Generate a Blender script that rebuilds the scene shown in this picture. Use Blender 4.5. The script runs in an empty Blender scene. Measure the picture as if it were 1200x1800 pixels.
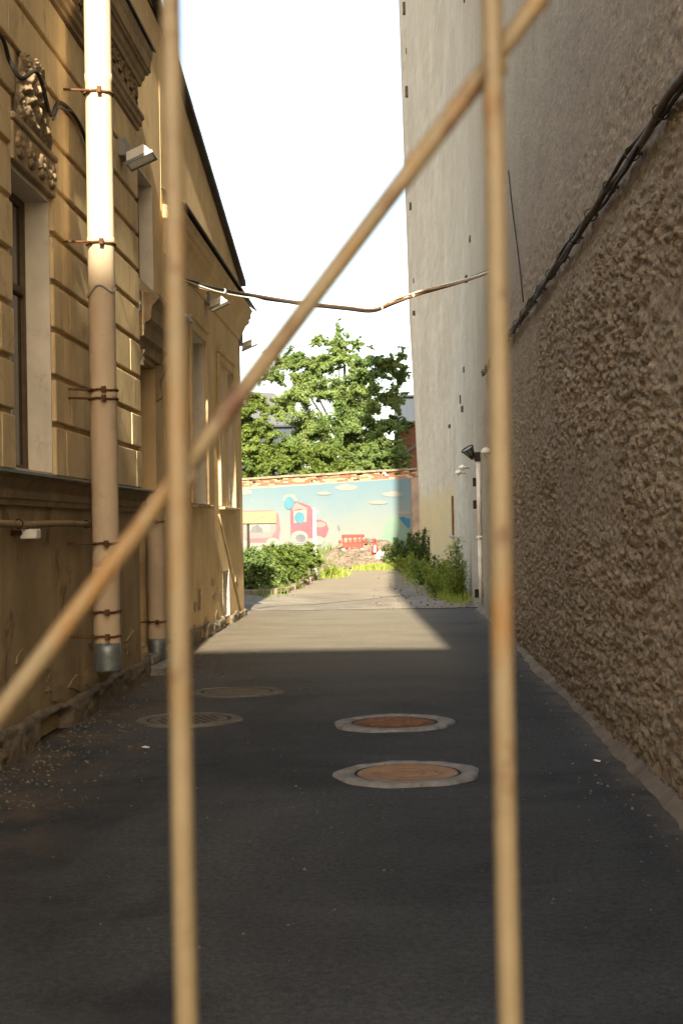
import bpy, bmesh, math, random
import numpy as np
from mathutils import Vector, Matrix

rnd = random.Random(7)
nrng = np.random.default_rng(11)
S = bpy.context.scene
COL = S.collection
R = math.radians
PI = math.pi

# ------------------------------------------------------------------ camera
cam_d = bpy.data.cameras.new('camera')
cam = bpy.data.objects.new('camera', cam_d)
COL.objects.link(cam)
cam_d.sensor_fit = 'VERTICAL'
cam_d.sensor_height = 36
cam_d.sensor_width = 24
cam_d.lens = 50
cam_d.clip_start = 0.05
cam_d.clip_end = 2000
_r = R(1.0)
_y = Vector((100, -25, -2500)).normalized()          # the alley direction seen from the camera
_z = Vector((-math.sin(_r), math.cos(_r), 0))
_z.z = -(_y.x*_z.x + _y.y*_z.y)/_y.z
_z.normalize()
_x = _y.cross(_z)
M3 = Matrix((_x, _y, _z))                            # camera -> world
cam.matrix_world = Matrix.Translation((0, 0, 1.6)) @ M3.to_4x4()
S.camera = cam
cam_d.dof.use_dof = True
cam_d.dof.focus_distance = 14
cam_d.dof.aperture_fstop = 6.8

# ------------------------------------------------------------------ sky, sun, exposure
SUN_EL, SUN_AZ = R(30), R(2.8)                       # azimuth: east of straight behind
w = bpy.data.worlds.new('World')
S.world = w
w.use_nodes = True
nt = w.node_tree
nt.nodes.clear()
sky = nt.nodes.new('ShaderNodeTexSky')
sky.sky_type = 'NISHITA'
sky.sun_disc = False
sky.sun_elevation = SUN_EL
sky.sun_rotation = PI - SUN_AZ
sky.air_density = 1.0
sky.dust_density = 2.0
sky.ozone_density = 1.0
tint = nt.nodes.new('ShaderNodeMix')
tint.data_type = 'RGBA'
tint.blend_type = 'MULTIPLY'
tint.inputs[0].default_value = 1
tint.inputs[7].default_value = (1.0, 0.89, 0.73, 1)
bg = nt.nodes.new('ShaderNodeBackground')
bg.inputs[1].default_value = 0.14
wo = nt.nodes.new('ShaderNodeOutputWorld')
nt.links.new(sky.outputs[0], tint.inputs[6])
nt.links.new(tint.outputs[2], bg.inputs[0])
nt.links.new(bg.outputs[0], wo.inputs[0])
sd = bpy.data.lights.new('sun', 'SUN')
sd.energy = 4.7
sd.angle = R(0.53)
sd.color = (1.0, 0.89, 0.68)
so = bpy.data.objects.new('sun', sd)
COL.objects.link(so)
tosun = Vector((math.sin(SUN_AZ)*math.cos(SUN_EL), -math.cos(SUN_AZ)*math.cos(SUN_EL), math.sin(SUN_EL)))
so.rotation_euler = tosun.to_track_quat('Z', 'Y').to_euler()
S.view_settings.view_transform = 'Standard'
S.view_settings.look = 'None'
S.view_settings.gamma = 1
S.view_settings.exposure = 2.1
S.cycles.max_bounces = 8
S.cycles.diffuse_bounces = 5
S.cycles.use_denoising = True

# ------------------------------------------------------------------ measuring helpers: where a line of sight meets a real plane
CAM = Vector((0, 0, 1.6))
def sight(px, py):
    return M3 @ Vector((px-600, 900-py, -2500))
def onX(X, px, py):
    d = sight(px, py); return CAM + d*((X-CAM.x)/d.x)
def onY(Y, px, py):
    d = sight(px, py); return CAM + d*((Y-CAM.y)/d.y)
def onZ(Z, px, py):
    d = sight(px, py); return CAM + d*((Z-CAM.z)/d.z)

# ------------------------------------------------------------------ numpy noise
def _hash(ix, iy, seed):
    h = (ix.astype(np.int64)*374761393 + iy.astype(np.int64)*668265263 + seed*974711) & 0x7fffffff
    h = ((h ^ (h >> 13))*1274126177) & 0x7fffffff
    h = h ^ (h >> 16)
    return (h & 0xffff)/65535.0
def vnoise(x, y, seed=0):
    x = np.asarray(x, float); y = np.asarray(y, float)
    ix = np.floor(x); iy = np.floor(y)
    fx = x-ix; fy = y-iy
    fx = fx*fx*(3-2*fx); fy = fy*fy*(3-2*fy)
    a = _hash(ix, iy, seed); b = _hash(ix+1, iy, seed); c = _hash(ix, iy+1, seed); d = _hash(ix+1, iy+1, seed)
    return (a*(1-fx)+b*fx)*(1-fy) + (c*(1-fx)+d*fx)*fy
def fbm(x, y, seed=0, oct=4):
    v = 0; a = .5; t = 0
    for k in range(oct):
        v = v + a*vnoise(x*2**k, y*2**k, seed+k*17); t += a; a *= .5
    return v/t
def sstep(a, b, x):
    t = np.clip((x-a)/(b-a), 0, 1); return t*t*(3-2*t)

# ------------------------------------------------------------------ materials
class NB:
    def __init__(s, name):
        s.m = bpy.data.materials.new(name); s.m.use_nodes = True
        s.t = s.m.node_tree; s.b = s.t.nodes['Principled BSDF']; s.o = s.t.nodes['Material Output']
        s.tc = s.t.nodes.new('ShaderNodeTexCoord')
    def n(s, kind, **kw):
        x = s.t.nodes.new('ShaderNode'+kind)
        for k, v in kw.items(): setattr(x, k, v)
        return x
    def l(s, a, b): s.t.links.new(a, b)
    def coord(s, scale=(1, 1, 1), src='Object'):
        mp = s.n('Mapping'); mp.inputs['Scale'].default_value = scale
        s.l(s.tc.outputs[src], mp.inputs[0]); return mp.outputs[0]
    def noise(s, scale, detail=4, rough=.55, stretch=(1, 1, 1), dist=0):
        x = s.n('TexNoise'); x.inputs['Scale'].default_value = scale; x.inputs['Detail'].default_value = detail
        x.inputs['Roughness'].default_value = rough; x.inputs['Distortion'].default_value = dist
        s.l(s.coord(stretch), x.inputs['Vector']); return x.outputs['Fac']
    def ramp(s, fac, stops):
        x = s.n('ValToRGB'); e = x.color_ramp.elements
        while len(e) < len(stops): e.new(.5)
        for q, (p, c) in zip(e, stops):
            q.position = p; q.color = (*c, 1) if isinstance(c, tuple) else (c, c, c, 1)
        s.l(fac, x.inputs[0]); return x.outputs[0]
    def mix(s, fac, a, b, mode='MIX'):
        x = s.n('Mix', data_type='RGBA', blend_type=mode)
        for i, v in ((0, fac), (6, a), (7, b)):
            if hasattr(v, 'is_output'): s.l(v, x.inputs[i])
            elif isinstance(v, tuple): x.inputs[i].default_value = (*v, 1)
            else: x.inputs[i].default_value = v
        return x.outputs[2]
    def math(s, op, a, b=0.0, clamp=False):
        x = s.n('Math', operation=op); x.use_clamp = clamp
        for i, v in ((0, a), (1, b)):
            if hasattr(v, 'is_output'): s.l(v, x.inputs[i])
            else: x.inputs[i].default_value = v
        return x.outputs[0]
    def xyz(s):
        x = s.n('SeparateXYZ'); g = s.n('NewGeometry'); s.l(g.outputs['Position'], x.inputs[0]); return x.outputs
    def rng(s, v, a, b, lo=0, hi=1):
        x = s.n('MapRange'); x.interpolation_type = 'SMOOTHSTEP'
        for i, q in zip(range(1, 5), (a, b, lo, hi)): x.inputs[i].default_value = q
        s.l(v, x.inputs[0]); return x.outputs[0]
    def bump(s, h, strength=.5, dist=.01):
        x = s.n('Bump'); x.inputs['Strength'].default_value = strength; x.inputs['Distance'].default_value = dist
        s.l(h, x.inputs['Height'])
        if s.b.inputs['Normal'].is_linked: s.l(s.b.inputs['Normal'].links[0].from_socket, x.inputs['Normal'])
        s.l(x.outputs[0], s.b.inputs['Normal'])
    def done(s, col, rough=.8, metal=0, spec=.3):
        if hasattr(col, 'is_output'): s.l(col, s.b.inputs['Base Color'])
        else: s.b.inputs['Base Color'].default_value = (*col, 1)
        if hasattr(rough, 'is_output'): s.l(rough, s.b.inputs['Roughness'])
        else: s.b.inputs['Roughness'].default_value = rough
        s.b.inputs['Metallic'].default_value = metal
        s.b.inputs['Specular IOR Level'].default_value = spec
        return s.m

def aged(name, c, var=.25, scale=3, rough=.85, stain=None, stain_amt=.5, streak=0.0, bump=.35, bdist=.006, fine=60, spec=.25, metal=0):
    """painted or plastered surface: blotches, fine grain, stains and vertical run-off streaks"""
    k = NB(name)
    dark = tuple(v*(1-var) for v in c); lite = tuple(min(1, v*(1+var*.5)) for v in c)
    col = k.ramp(k.noise(scale, 6, .6), [(.3, dark), (.7, lite)])
    if streak:
        f = k.ramp(k.noise(5, 5, .6, (1, 1, .08)), [(.5, 0.0), (.72, streak)])
        col = k.mix(f, col, tuple(v*.55 for v in c))
    if stain:
        f = k.ramp(k.noise(scale*1.7, 8, .68, dist=.6), [(.56, 0.0), (.66, stain_amt)])
        col = k.mix(f, col, stain)
    k.bump(k.noise(fine, 6, .65), bump, bdist)
    k.bump(k.noise(scale*2, 4, .5), bump*.6, bdist*3)
    return k.done(col, rough, metal, spec)

M = {}
M['yellow'] = aged('yellow_stucco', (.66, .50, .27), .28, 1.6, .88, (.27, .18, .095), .6, .6, .5)
M['block'] = aged('yellow_stucco_block', (.67, .515, .285), .26, 1.9, .88, (.27, .18, .09), .45, .4)
M['base'] = aged('dark_base_stucco', (.42, .315, .175), .35, 1.2, .9, (.12, .085, .05), .7, .5, .5)
M['wing'] = aged('ochre_stucco', (.64, .475, .255), .22, 1.3, .88, (.33, .22, .11), .4, .3)
M['reveal'] = aged('white_reveal_paint', (.66, .60, .49), .14, 3, .75, (.38, .32, .24), .4, .3, .2)
M['trim'] = aged('stone_trim', (.36, .27, .16), .3, 4, .9, (.16, .115, .07), .6, .4, .5)
M['ornament'] = aged('weathered_ornament', (.30, .22, .13), .45, 9, .95, (.10, .07, .045), .75, .2, .8, .012)
M['pipe'] = aged('cream_pipe_paint', (.62, .49, .34), .1, 2.5, .55, (.44, .33, .22), .4, .25, .12, .003, 30, .4)
M['rust'] = aged('rusty_iron', (.13, .06, .025), .5, 30, .8, (.05, .03, .02), .6, 0, .5, .003)
M['duct'] = aged('dusty_cable_sheath', (.17, .135, .10), .35, 14, .85, (.07, .055, .042), .6, 0, .4, .006)
M['galv'] = aged('galvanised_sheet', (.27, .31, .32), .25, 8, .45, (.15, .16, .15), .5, .2, .15, .002, 40, .5, .6)
M['darkmetal'] = aged('dark_roof_metal', (.055, .045, .038), .35, 6, .6, (.12, .07, .04), .4, 0, .2)
M['black'] = aged('black_cable', (.026, .022, .018), .4, 25, .8, (.07, .06, .05), .5, 0, .4, .004)
M['white'] = aged('white_plastic', (.72, .69, .63), .1, 6, .45, (.45, .4, .33), .3, .2, .05)
M['grey'] = aged('grey_metal', (.25, .25, .25), .2, 8, .5, None, 0, 0, .1)
M['lampglass'] = aged('lamp_glass', (.46, .38, .30), .1, 8, .25, None, 0, 0, .02, .001, 20, .5)
M['woodframe'] = aged('brown_window_frame', (.13, .085, .05), .3, 12, .7, (.07, .05, .03), .5, 0, .3)
M['dark'] = aged('dark_interior', (.02, .017, .014), .3, 3, .9)
M['concrete'] = aged('grey_concrete', (.30, .29, .26), .3, 5, .92, (.15, .14, .12), .6, 0, .8, .01)
M['dirtyconc'] = aged('dirty_concrete', (.22, .18, .13), .4, 3, .95, (.10, .085, .06), .6, 0, .9, .02)
M['gate'] = None
M['rubble'] = aged('rubble', (.20, .155, .118), .4, 1.5, .95, (.26, .215, .17), .5, 0, 1, .05, 25)
M['pebble'] = aged('pebbles', (.20, .175, .14), .5, 9, .9)
M['paper'] = aged('white_paper', (.75, .75, .72), .1, 20, .7)
M['red'] = aged('red_plastic', (.36, .022, .012), .12, 4, .5, (.30, .09, .06), .3, 0, .05, .002, 30, .4)
M['sign'] = aged('yellow_sign_paint', (.175, .155, .085), .15, 3, .55, (.2, .18, .1), .4, 0, .05)
M['bark'] = aged('bark', (.13, .10, .075), .4, 8, .95, None, 0, .3, .9, .03, 20)
M['brickred'] = aged('red_brick', (.20, .095, .06), .4, 2.5, .92, (.30, .17, .11), .4, 0, .5)
M['roofgrey'] = aged('blue_grey_metal_sheet', (.018, .028, .045), .12, .6, .55, None, 0, .15, .1)
M['bagblack'] = aged('black_bag', (.015, .015, .016), .4, 10, .35, None, 0, 0, .6, .02, 15, .5)
M['bagwhite'] = aged('white_sack', (.62, .58, .50), .2, 6, .75, None, 0, 0, .6, .03, 12)
M['street'] = aged('pale_render', (.34, .29, .23), .2, .5, .9)

def gate_mat():
    k = NB('ochre_gate_paint')
    col = k.ramp(k.noise(14, 5, .6), [(.3, (.185, .133, .064)), (.7, (.24, .18, .097))])
    f = k.ramp(k.noise(7, 7, .68, (1, 1, .5)), [(.50, 0.0), (.60, .85)])
    col = k.mix(f, col, (.225, .115, .03))
    f2 = k.ramp(k.noise(13, 6, .65), [(.56, 0.0), (.65, .9)])
    col = k.mix(f2, col, (.10, .042, .018))
    k.bump(k.noise(90, 4), .3, .002)
    return k.done(col, .5, 0, .4)
M['gate'] = gate_mat()

def stucco_right():
    k = NB('brown_roughcast')
    x, y, z = k.xyz()
    col = k.ramp(k.noise(1.1, 7, .62), [(.28, (.36, .285, .20)), (.72, (.48, .395, .285))])
    # grains of pebble-dash, finer blotches
    g = k.ramp(k.noise(26, 5, .7, (1, .6, 1)), [(.34, .62), (.62, 1.12)])
    col = k.mix(1.0, col, g, 'MULTIPLY')
    # pale run-off streaks and lime bloom higher up
    st = k.ramp(k.noise(1.1, 6, .65, (1, .6, .14)), [(.45, 0.0), (.75, .45)])
    up = k.math('MULTIPLY', k.rng(z, 4.2, 7.0), k.rng(y, 9, 18))
    col = k.mix(k.math('MULTIPLY', st, up), col, (.46, .41, .33))
    hi = k.rng(z, 4.2, 4.9, 0, .35)
    col = k.mix(hi, col, (.40, .335, .25))
    # far stretch painted paler: smoother render plus its brighter ambient light
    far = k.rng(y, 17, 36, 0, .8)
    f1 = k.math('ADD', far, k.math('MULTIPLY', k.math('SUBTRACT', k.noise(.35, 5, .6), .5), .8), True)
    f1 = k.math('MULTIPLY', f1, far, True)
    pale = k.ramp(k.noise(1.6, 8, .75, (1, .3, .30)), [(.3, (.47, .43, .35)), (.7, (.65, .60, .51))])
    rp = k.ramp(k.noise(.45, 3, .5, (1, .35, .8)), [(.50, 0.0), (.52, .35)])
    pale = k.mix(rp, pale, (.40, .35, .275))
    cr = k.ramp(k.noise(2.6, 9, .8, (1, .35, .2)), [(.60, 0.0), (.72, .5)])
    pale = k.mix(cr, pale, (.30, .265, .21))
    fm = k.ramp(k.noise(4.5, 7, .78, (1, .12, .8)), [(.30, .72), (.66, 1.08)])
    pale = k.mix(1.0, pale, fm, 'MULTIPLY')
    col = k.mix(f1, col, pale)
    # yellow wash near the far foot
    yel = k.math('MULTIPLY', k.rng(y, 37.5, 40.5), k.math('SUBTRACT', 1.0, k.rng(z, 2.3, 3.1)))
    col = k.mix(k.math('MULTIPLY', yel, k.ramp(k.noise(2, 5), [(.3, .45), (.6, .85)])), col, (.50, .385, .19))
    # grey cement drips
    dr = k.ramp(k.noise(3.1, 4, .6, (1, 1, .2)), [(.68, 0.0), (.73, .55)])
    col = k.mix(k.math('MULTIPLY', dr, k.math('SUBTRACT', 1.0, k.rng(z, 2.6, 3.6))), col, (.36, .34, .31))
    # damp soil splash along the foot
    sp = k.math('SUBTRACT', 1.0, k.rng(z, .0, .7))
    col = k.mix(k.math('MULTIPLY', sp, .45), col, (.16, .12, .08))
    k.bump(k.noise(8, 5, .75, (1, .4, 1)), .7, .03)
    k.bump(k.noise(95, 5, .7), .8, .008)
    k.bump(k.noise(32, 5, .7), 1.0, .022)
    return k.done(col, .95, 0, .12)
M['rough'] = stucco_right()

def asphalt(name, c0, c1, dust_sun0, dust_sun1, dust_suncol, edge=True):
    k = NB(name)
    x, y, z = k.xyz()
    col = k.ramp(k.noise(.9, 6, .6), [(.3, c0), (.7, c1)])
    pt = k.ramp(k.noise(.38, 5, .6, (1, .7, 1), .8), [(.44, 0.0), (.66, .8)])
    col = k.mix(pt, col, tuple(v*1.75 for v in c1))
    dk = k.ramp(k.noise(.8, 4, .55, (1, .8, 1), 1.2), [(.60, 0.0), (.70, .6)])
    col = k.mix(dk, col, tuple(v*.62 for v in c0))
    g = k.ramp(k.noise(150, 3, .8), [(.3, .45), (.7, 1.6)])
    col = k.mix(1.0, col, g, 'MULTIPLY')
    g2 = k.ramp(k.noise(30, 5, .8), [(.3, .5), (.7, 1.5)])
    col = k.mix(1.0, col, g2, 'MULTIPLY')
    # faint drag marks across the lane and worn tracks
    tr = k.ramp(k.noise(2.2, 5, .6, (.5, 1.2, 1)), [(.48, 0.0), (.75, .3)])
    col = k.mix(tr, col, tuple(v*1.9 for v in c1))
    # pale grit
    gr = k.ramp(k.noise(48, 2, .5), [(.74, 0.0), (.78, .6)])
    col = k.mix(gr, col, (.16, .15, .135))
    # dust from the unpaved end, also painted paler where the lane is sunlit
    d = k.rng(y, dust_sun0, dust_sun1)
    lane = k.math('SUBTRACT', 1.0, k.rng(x, .2, 1.3))  # keeps the paler tone off the shaded right side
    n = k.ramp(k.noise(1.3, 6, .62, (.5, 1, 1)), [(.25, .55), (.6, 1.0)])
    col = k.mix(k.math('MULTIPLY', k.math('MULTIPLY', d, n), k.math('ADD', k.math('MULTIPLY', lane, .8), .2)), col, dust_suncol)
    if edge:
        e = k.math('SUBTRACT', 1.0, k.rng(x, -2.75, -1.35))
        n2 = k.ramp(k.noise(1.6, 7, .7, dist=.5), [(.42, 0.0), (.60, 1.0)])
        col = k.mix(k.math('MULTIPLY', e, n2), col, (.125, .095, .065))
        e2 = k.rng(x, 1.2, 1.5)
        n3 = k.ramp(k.noise(3, 6, .7), [(.35, 0.0), (.6, .8)])
        col = k.mix(k.math('MULTIPLY', e2, n3), col, (.14, .115, .085))
    k.bump(k.noise(160, 3, .8), 1.0, .006)
    k.bump(k.noise(45, 3, .7), .6, .008)
    k.bump(k.noise(3, 5, .55), .35, .03)
    return k.done(col, .88, 0, .22)
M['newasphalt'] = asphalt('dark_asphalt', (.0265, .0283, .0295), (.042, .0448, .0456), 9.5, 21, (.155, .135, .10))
M['oldasphalt'] = asphalt('dusty_asphalt', (.115, .10, .082), (.165, .142, .11), 28, 40, (.185, .155, .112), False)
M['earth'] = aged('bare_earth', (.16, .125, .085), .35, .5, .97, (.22, .18, .13), .5, 0, .8, .03)

def leaf_mat(name, c0, c1, tr=.5):
    k = NB(name)
    at = k.n('Attribute', attribute_name='tone')
    col = k.ramp(at.outputs['Fac'], [(0.0, c0), (1.0, c1)])
    tb = k.n('BsdfTranslucent'); k.l(col, tb.inputs[0])
    mx = k.n('MixShader'); mx.inputs[0].default_value = tr
    k.done(col, .55, 0, .25)
    k.l(k.b.outputs[0], mx.inputs[1]); k.l(tb.outputs[0], mx.inputs[2]); k.l(mx.outputs[0], k.o.inputs[0])
    return k.m
M['leaf_a'] = leaf_mat('leaf_mid_green', (.085, .145, .038), (.225, .29, .088))
M['leaf_b'] = leaf_mat('leaf_light_green', (.065, .11, .02), (.18, .235, .05))
M['leaf_c'] = leaf_mat('leaf_dark_green', (.035, .07, .02), (.10, .145, .035))
M['leaf_d'] = leaf_mat('leaf_yellow_green', (.12, .17, .02), (.30, .34, .06))

def glass_mat():
    k = NB('window_glass')
    return k.done((.05, .05, .045), .08, 0, .6)
M['glass'] = glass_mat()

def paint(name, c0, c1, scale=2.0):
    k = NB(name)
    col = k.ramp(k.noise(scale, 5, .6), [(.3, c0), (.7, c1)])
    wear = k.ramp(k.noise(5, 7, .7), [(.66, 0.0), (.76, .35)])
    col = k.mix(wear, col, (.28, .26, .22))
    k.bump(k.noise(18, 4), .2, .01)
    return k.done(col, .9, 0, .1)
def mural_bg():
    k = NB('mural_sky_paint')
    x, y, z = k.xyz()
    n = k.math('MULTIPLY', k.math('SUBTRACT', k.noise(.55, 5, .6), .5), 2.2)
    h = k.rng(k.math('ADD', z, n), .6, 3.9)
    col = k.ramp(h, [(0.0, (.142, .155, .142)), (.35, (.128, .150, .150)), (.62, (.108, .145, .162)), (1.0, (.085, .135, .165))])
    wear = k.ramp(k.noise(5, 7, .7), [(.64, 0.0), (.76, .35)])
    col = k.mix(wear, col, (.26, .25, .22))
    k.bump(k.noise(14, 4), .25, .012)
    return k.done(col, .9, 0, .1)
M['bounce_paving'] = aged('pale_bounce_paving', (.36, .33, .28), .15, .6, .9)  # made pale to bounce sun into the near alley
M['mural'] = mural_bg()
M['p_pink'] = paint('mural_pink', (0.15, 0.06, 0.076), (0.168, 0.075, 0.09))
M['p_bus'] = paint('mural_faded_pink', (.16, .08, .095), (.175, .095, .105))
M['p_lpink'] = paint('mural_pale_pink', (0.165, 0.125, 0.125), (0.18, 0.14, 0.135))
M['p_white'] = paint('mural_white', (0.155, 0.16, 0.15), (0.18, 0.18, 0.165))
M['p_cloud'] = paint('mural_cloud', (.155, .155, .145), (.175, .17, .155), 1.2)
M['p_blue'] = paint('mural_blue', (0.045, 0.12, 0.16), (0.06, 0.15, 0.19))
M['p_green'] = paint('mural_green', (.10, .15, .12), (.12, .17, .135))
M['p_grey'] = paint('mural_grey', (0.08, 0.085, 0.095), (0.12, 0.125, 0.13))
M['p_deep'] = paint('mural_deep_blue', (0.02, 0.085, 0.15), (0.035, 0.11, 0.18))

# ------------------------------------------------------------------ object helpers
ROOT = {}
def tag(o, label, cat, group=None, kind=None):
    if label: o['label'] = label
    if cat: o['category'] = cat
    if group: o['group'] = group
    if kind: o['kind'] = kind
    return o
def thing(name, label, cat, loc=(0, 0, 0), rz=0, group=None):
    o = bpy.data.objects.new(name, None); COL.objects.link(o)
    o.location = loc; o.rotation_euler = (0, 0, rz); o.empty_display_size = .2
    ROOT[o.name] = Matrix.Translation(loc) @ Matrix.Rotation(rz, 4, 'Z')
    return tag(o, label, cat, group)

class MB:
    """collects shapes in world coordinates (or in the thing's own ones with local=True)"""
    def __init__(s): s.bm = bmesh.new()
    def box(s, x0, x1, y0, y1, z0, z1, bev=0, m=None):
        b = bmesh.new()
        bmesh.ops.create_cube(b, size=1)
        for v in b.verts:
            v.co = Vector(((x0+x1)/2 + v.co.x*(x1-x0), (y0+y1)/2 + v.co.y*(y1-y0), (z0+z1)/2 + v.co.z*(z1-z0)))
        if bev: bmesh.ops.bevel(b, geom=b.edges[:], offset=bev, segments=1, affect='EDGES', profile=.5)
        return s.merge(b, m)
    def merge(s, b, m=None):
        if m is not None: bmesh.ops.transform(b, matrix=m, verts=b.verts)
        me = bpy.data.meshes.new('tmp'); b.to_mesh(me); b.free(); s.bm.from_mesh(me); bpy.data.meshes.remove(me)
        return s
    def tube(s, pts, r, seg=10, caps=True, radii=None):
        pts = [Vector(p) for p in pts]; n = len(pts); rings = []
        up = Vector((0, 0, 1))
        for i, p in enumerate(pts):
            t = (pts[min(i+1, n-1)] - pts[max(i-1, 0)]).normalized()
            ref = up if abs(t.dot(up)) < .95 else Vector((0, 1, 0))
            a = t.cross(ref).normalized(); b = a.cross(t)
            rr = radii[i] if radii else r
            rings.append([s.bm.verts.new(p + (a*math.cos(2*PI*k/seg) + b*math.sin(2*PI*k/seg))*rr) for k in range(seg)])
        for i in range(n-1):
            for k in range(seg):
                f = s.bm.faces.new((rings[i][k], rings[i][(k+1) % seg], rings[i+1][(k+1) % seg], rings[i+1][k])); f.smooth = True
        if caps:
            s.bm.faces.new(rings[0][::-1]); s.bm.faces.new(rings[-1])
        return s
    def lathe(s, prof, c, seg=20, axis='Z', m=None):
        """prof: (radius, height) list"""
        b = bmesh.new(); rings = []
        for r, h in prof:
            rings.append([b.verts.new((r*math.cos(2*PI*k/seg), r*math.sin(2*PI*k/seg), h)) for k in range(seg)])
        for i in range(len(prof)-1):
            for k in range(seg):
                f = b.faces.new((rings[i][k], rings[i][(k+1) % seg], rings[i+1][(k+1) % seg], rings[i+1][k])); f.smooth = True
        b.faces.new(rings[0][::-1]); b.faces.new(rings[-1])
        T = Matrix.Translation(c)
        if axis == 'X': T = T @ Matrix.Rotation(PI/2, 4, 'Y')
        if axis == 'Y': T = T @ Matrix.Rotation(-PI/2, 4, 'X')
        if m is not None: T = T @ m
        return s.merge(b, T)
    def prism(s, pts, d):
        """closed polygon of 3-D points extruded by vector d"""
        d = Vector(d); n = len(pts)
        a = [s.bm.verts.new(Vector(p)) for p in pts]; b = [s.bm.verts.new(Vector(p)+d) for p in pts]
        s.bm.faces.new(a[::-1]); s.bm.faces.new(b)
        for i in range(n): s.bm.faces.new((a[i], a[(i+1) % n], b[(i+1) % n], b[i]))
        return s
    def profile_y(s, prof, y0, y1):
        """profile of (x, z) points run along y"""
        return s.prism([(x, y0, z) for x, z in prof], (0, y1-y0, 0))
    def build(s, name, mat, parent=None, label=None, cat=None, group=None, kind=None, local=False, smooth=False, loc=None):
        bm = s.bm
        bmesh.ops.recalc_face_normals(bm, faces=bm.faces)
        me = bpy.data.meshes.new(name)
        o = bpy.data.objects.new(name, me)
        if parent is not None:
            o.parent = parent
            rm = ROOT.get(parent.name, Matrix())
            if not local: bmesh.ops.transform(bm, matrix=rm.inverted(), verts=bm.verts)
            ROOT[o.name] = rm
        elif loc is not None:
            T = Matrix.Translation(loc)
            bmesh.ops.transform(bm, matrix=T.inverted(), verts=bm.verts); o.location = loc; ROOT[o.name] = T
        if smooth:
            for f in bm.faces: f.smooth = True
        bm.to_mesh(me); bm.free()
        if mat is not None: me.materials.append(M[mat] if isinstance(mat, str) else mat)
        COL.objects.link(o)
        if o.name not in ROOT: ROOT[o.name] = Matrix()
        return tag(o, label, cat, group, kind)

def np_mesh(name, V, F, mat, parent=None, smooth=False, tone=None, **tg):
    V = np.asarray(V, np.float32); F = np.asarray(F, np.int32)
    me = bpy.data.meshes.new(name)
    nf, k = F.shape
    me.vertices.add(len(V)); me.loops.add(nf*k); me.polygons.add(nf)
    o = bpy.data.objects.new(name, me)
    if parent is not None:
        o.parent = parent; rm = ROOT.get(parent.name, Matrix()); ROOT[o.name] = rm
        A = np.array(rm.inverted(), np.float32); V = V @ A[:3, :3].T + A[:3, 3]
    me.vertices.foreach_set('co', V.astype(np.float32).ravel())
    me.loops.foreach_set('vertex_index', F.ravel())
    me.polygons.foreach_set('loop_start', np.arange(0, nf*k, k, dtype=np.int32))
    if smooth: me.polygons.foreach_set('use_smooth', np.ones(nf, bool))
    if tone is not None:
        a = me.attributes.new('tone', 'FLOAT', 'FACE'); a.data.foreach_set('value', np.asarray(tone, np.float32))
    me.update(calc_edges=True); me.validate()
    me.materials.append(M[mat] if isinstance(mat, str) else mat)
    COL.objects.link(o)
    if o.name not in ROOT: ROOT[o.name] = Matrix()
    return tag(o, tg.get('label'), tg.get('cat'), tg.get('group'), tg.get('kind'))

def copy_thing(root, loc, rz=0, label=None):
    r = root.copy(); COL.objects.link(r); r.location = loc; r.rotation_euler = (0, 0, rz)
    if label: r['label'] = label
    for ch in list(root.children):
        c = ch.copy(); COL.objects.link(c); c.parent = r
        for g in list(ch.children):
            q = g.copy(); COL.objects.link(q); q.parent = c
    return r

def grid_faces(nu, nv):
    i = np.arange(nu-1)[:, None]*nv + np.arange(nv-1)[None, :]
    i = i.ravel()
    return np.stack([i, i+nv, i+nv+1, i+1], 1)

# ================================================================== THE GROUND
def sheet(name, x0, x1, y0, y1, z, mat, nx=2, ny=2, fn=None):
    xs = np.linspace(x0, x1, nx); ys = np.linspace(y0, y1, ny)
    X, Y = np.meshgrid(xs, ys, indexing='ij'); Z = np.full_like(X, z)
    if fn is not None: Z = z + fn(X, Y)
    return np_mesh(name, np.stack([X.ravel(), Y.ravel(), Z.ravel()], 1), grid_faces(nx, ny), mat, smooth=True, kind='structure')
sheet('ground', -600, 600, -300, 1200, -.03, 'earth')
def dips(X, Y): return (fbm(X*.7, Y*.5, 3)-.5)*.035*sstep(0, .4, X+2.6)*sstep(0, .3, 1.35-X)
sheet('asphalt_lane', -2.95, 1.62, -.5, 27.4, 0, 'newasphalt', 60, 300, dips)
def fdips(X, Y): return (fbm(X*.6, Y*.4, 9)-.5)*.06
sheet('old_asphalt_path', -9, 1.7, 27.4, 56, -.002, 'oldasphalt', 60, 130, fdips)
sheet('street', -120, 120, -34, -.504, -.01, 'bounce_paving', 2, 2)  # unseen street, its pale surface added as fill for the gate end
# cross joint between the two coats of asphalt, slightly sunken and open
jm = MB()
pp = [(-2.9+4.45*k/30, 27.4+.05*math.sin(k*.7)+.02*rnd.random(), .012) for k in range(31)]
jm.tube(pp, .008, 6)
jm.build('asphalt_joint', 'darkmetal', kind='structure')

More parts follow.
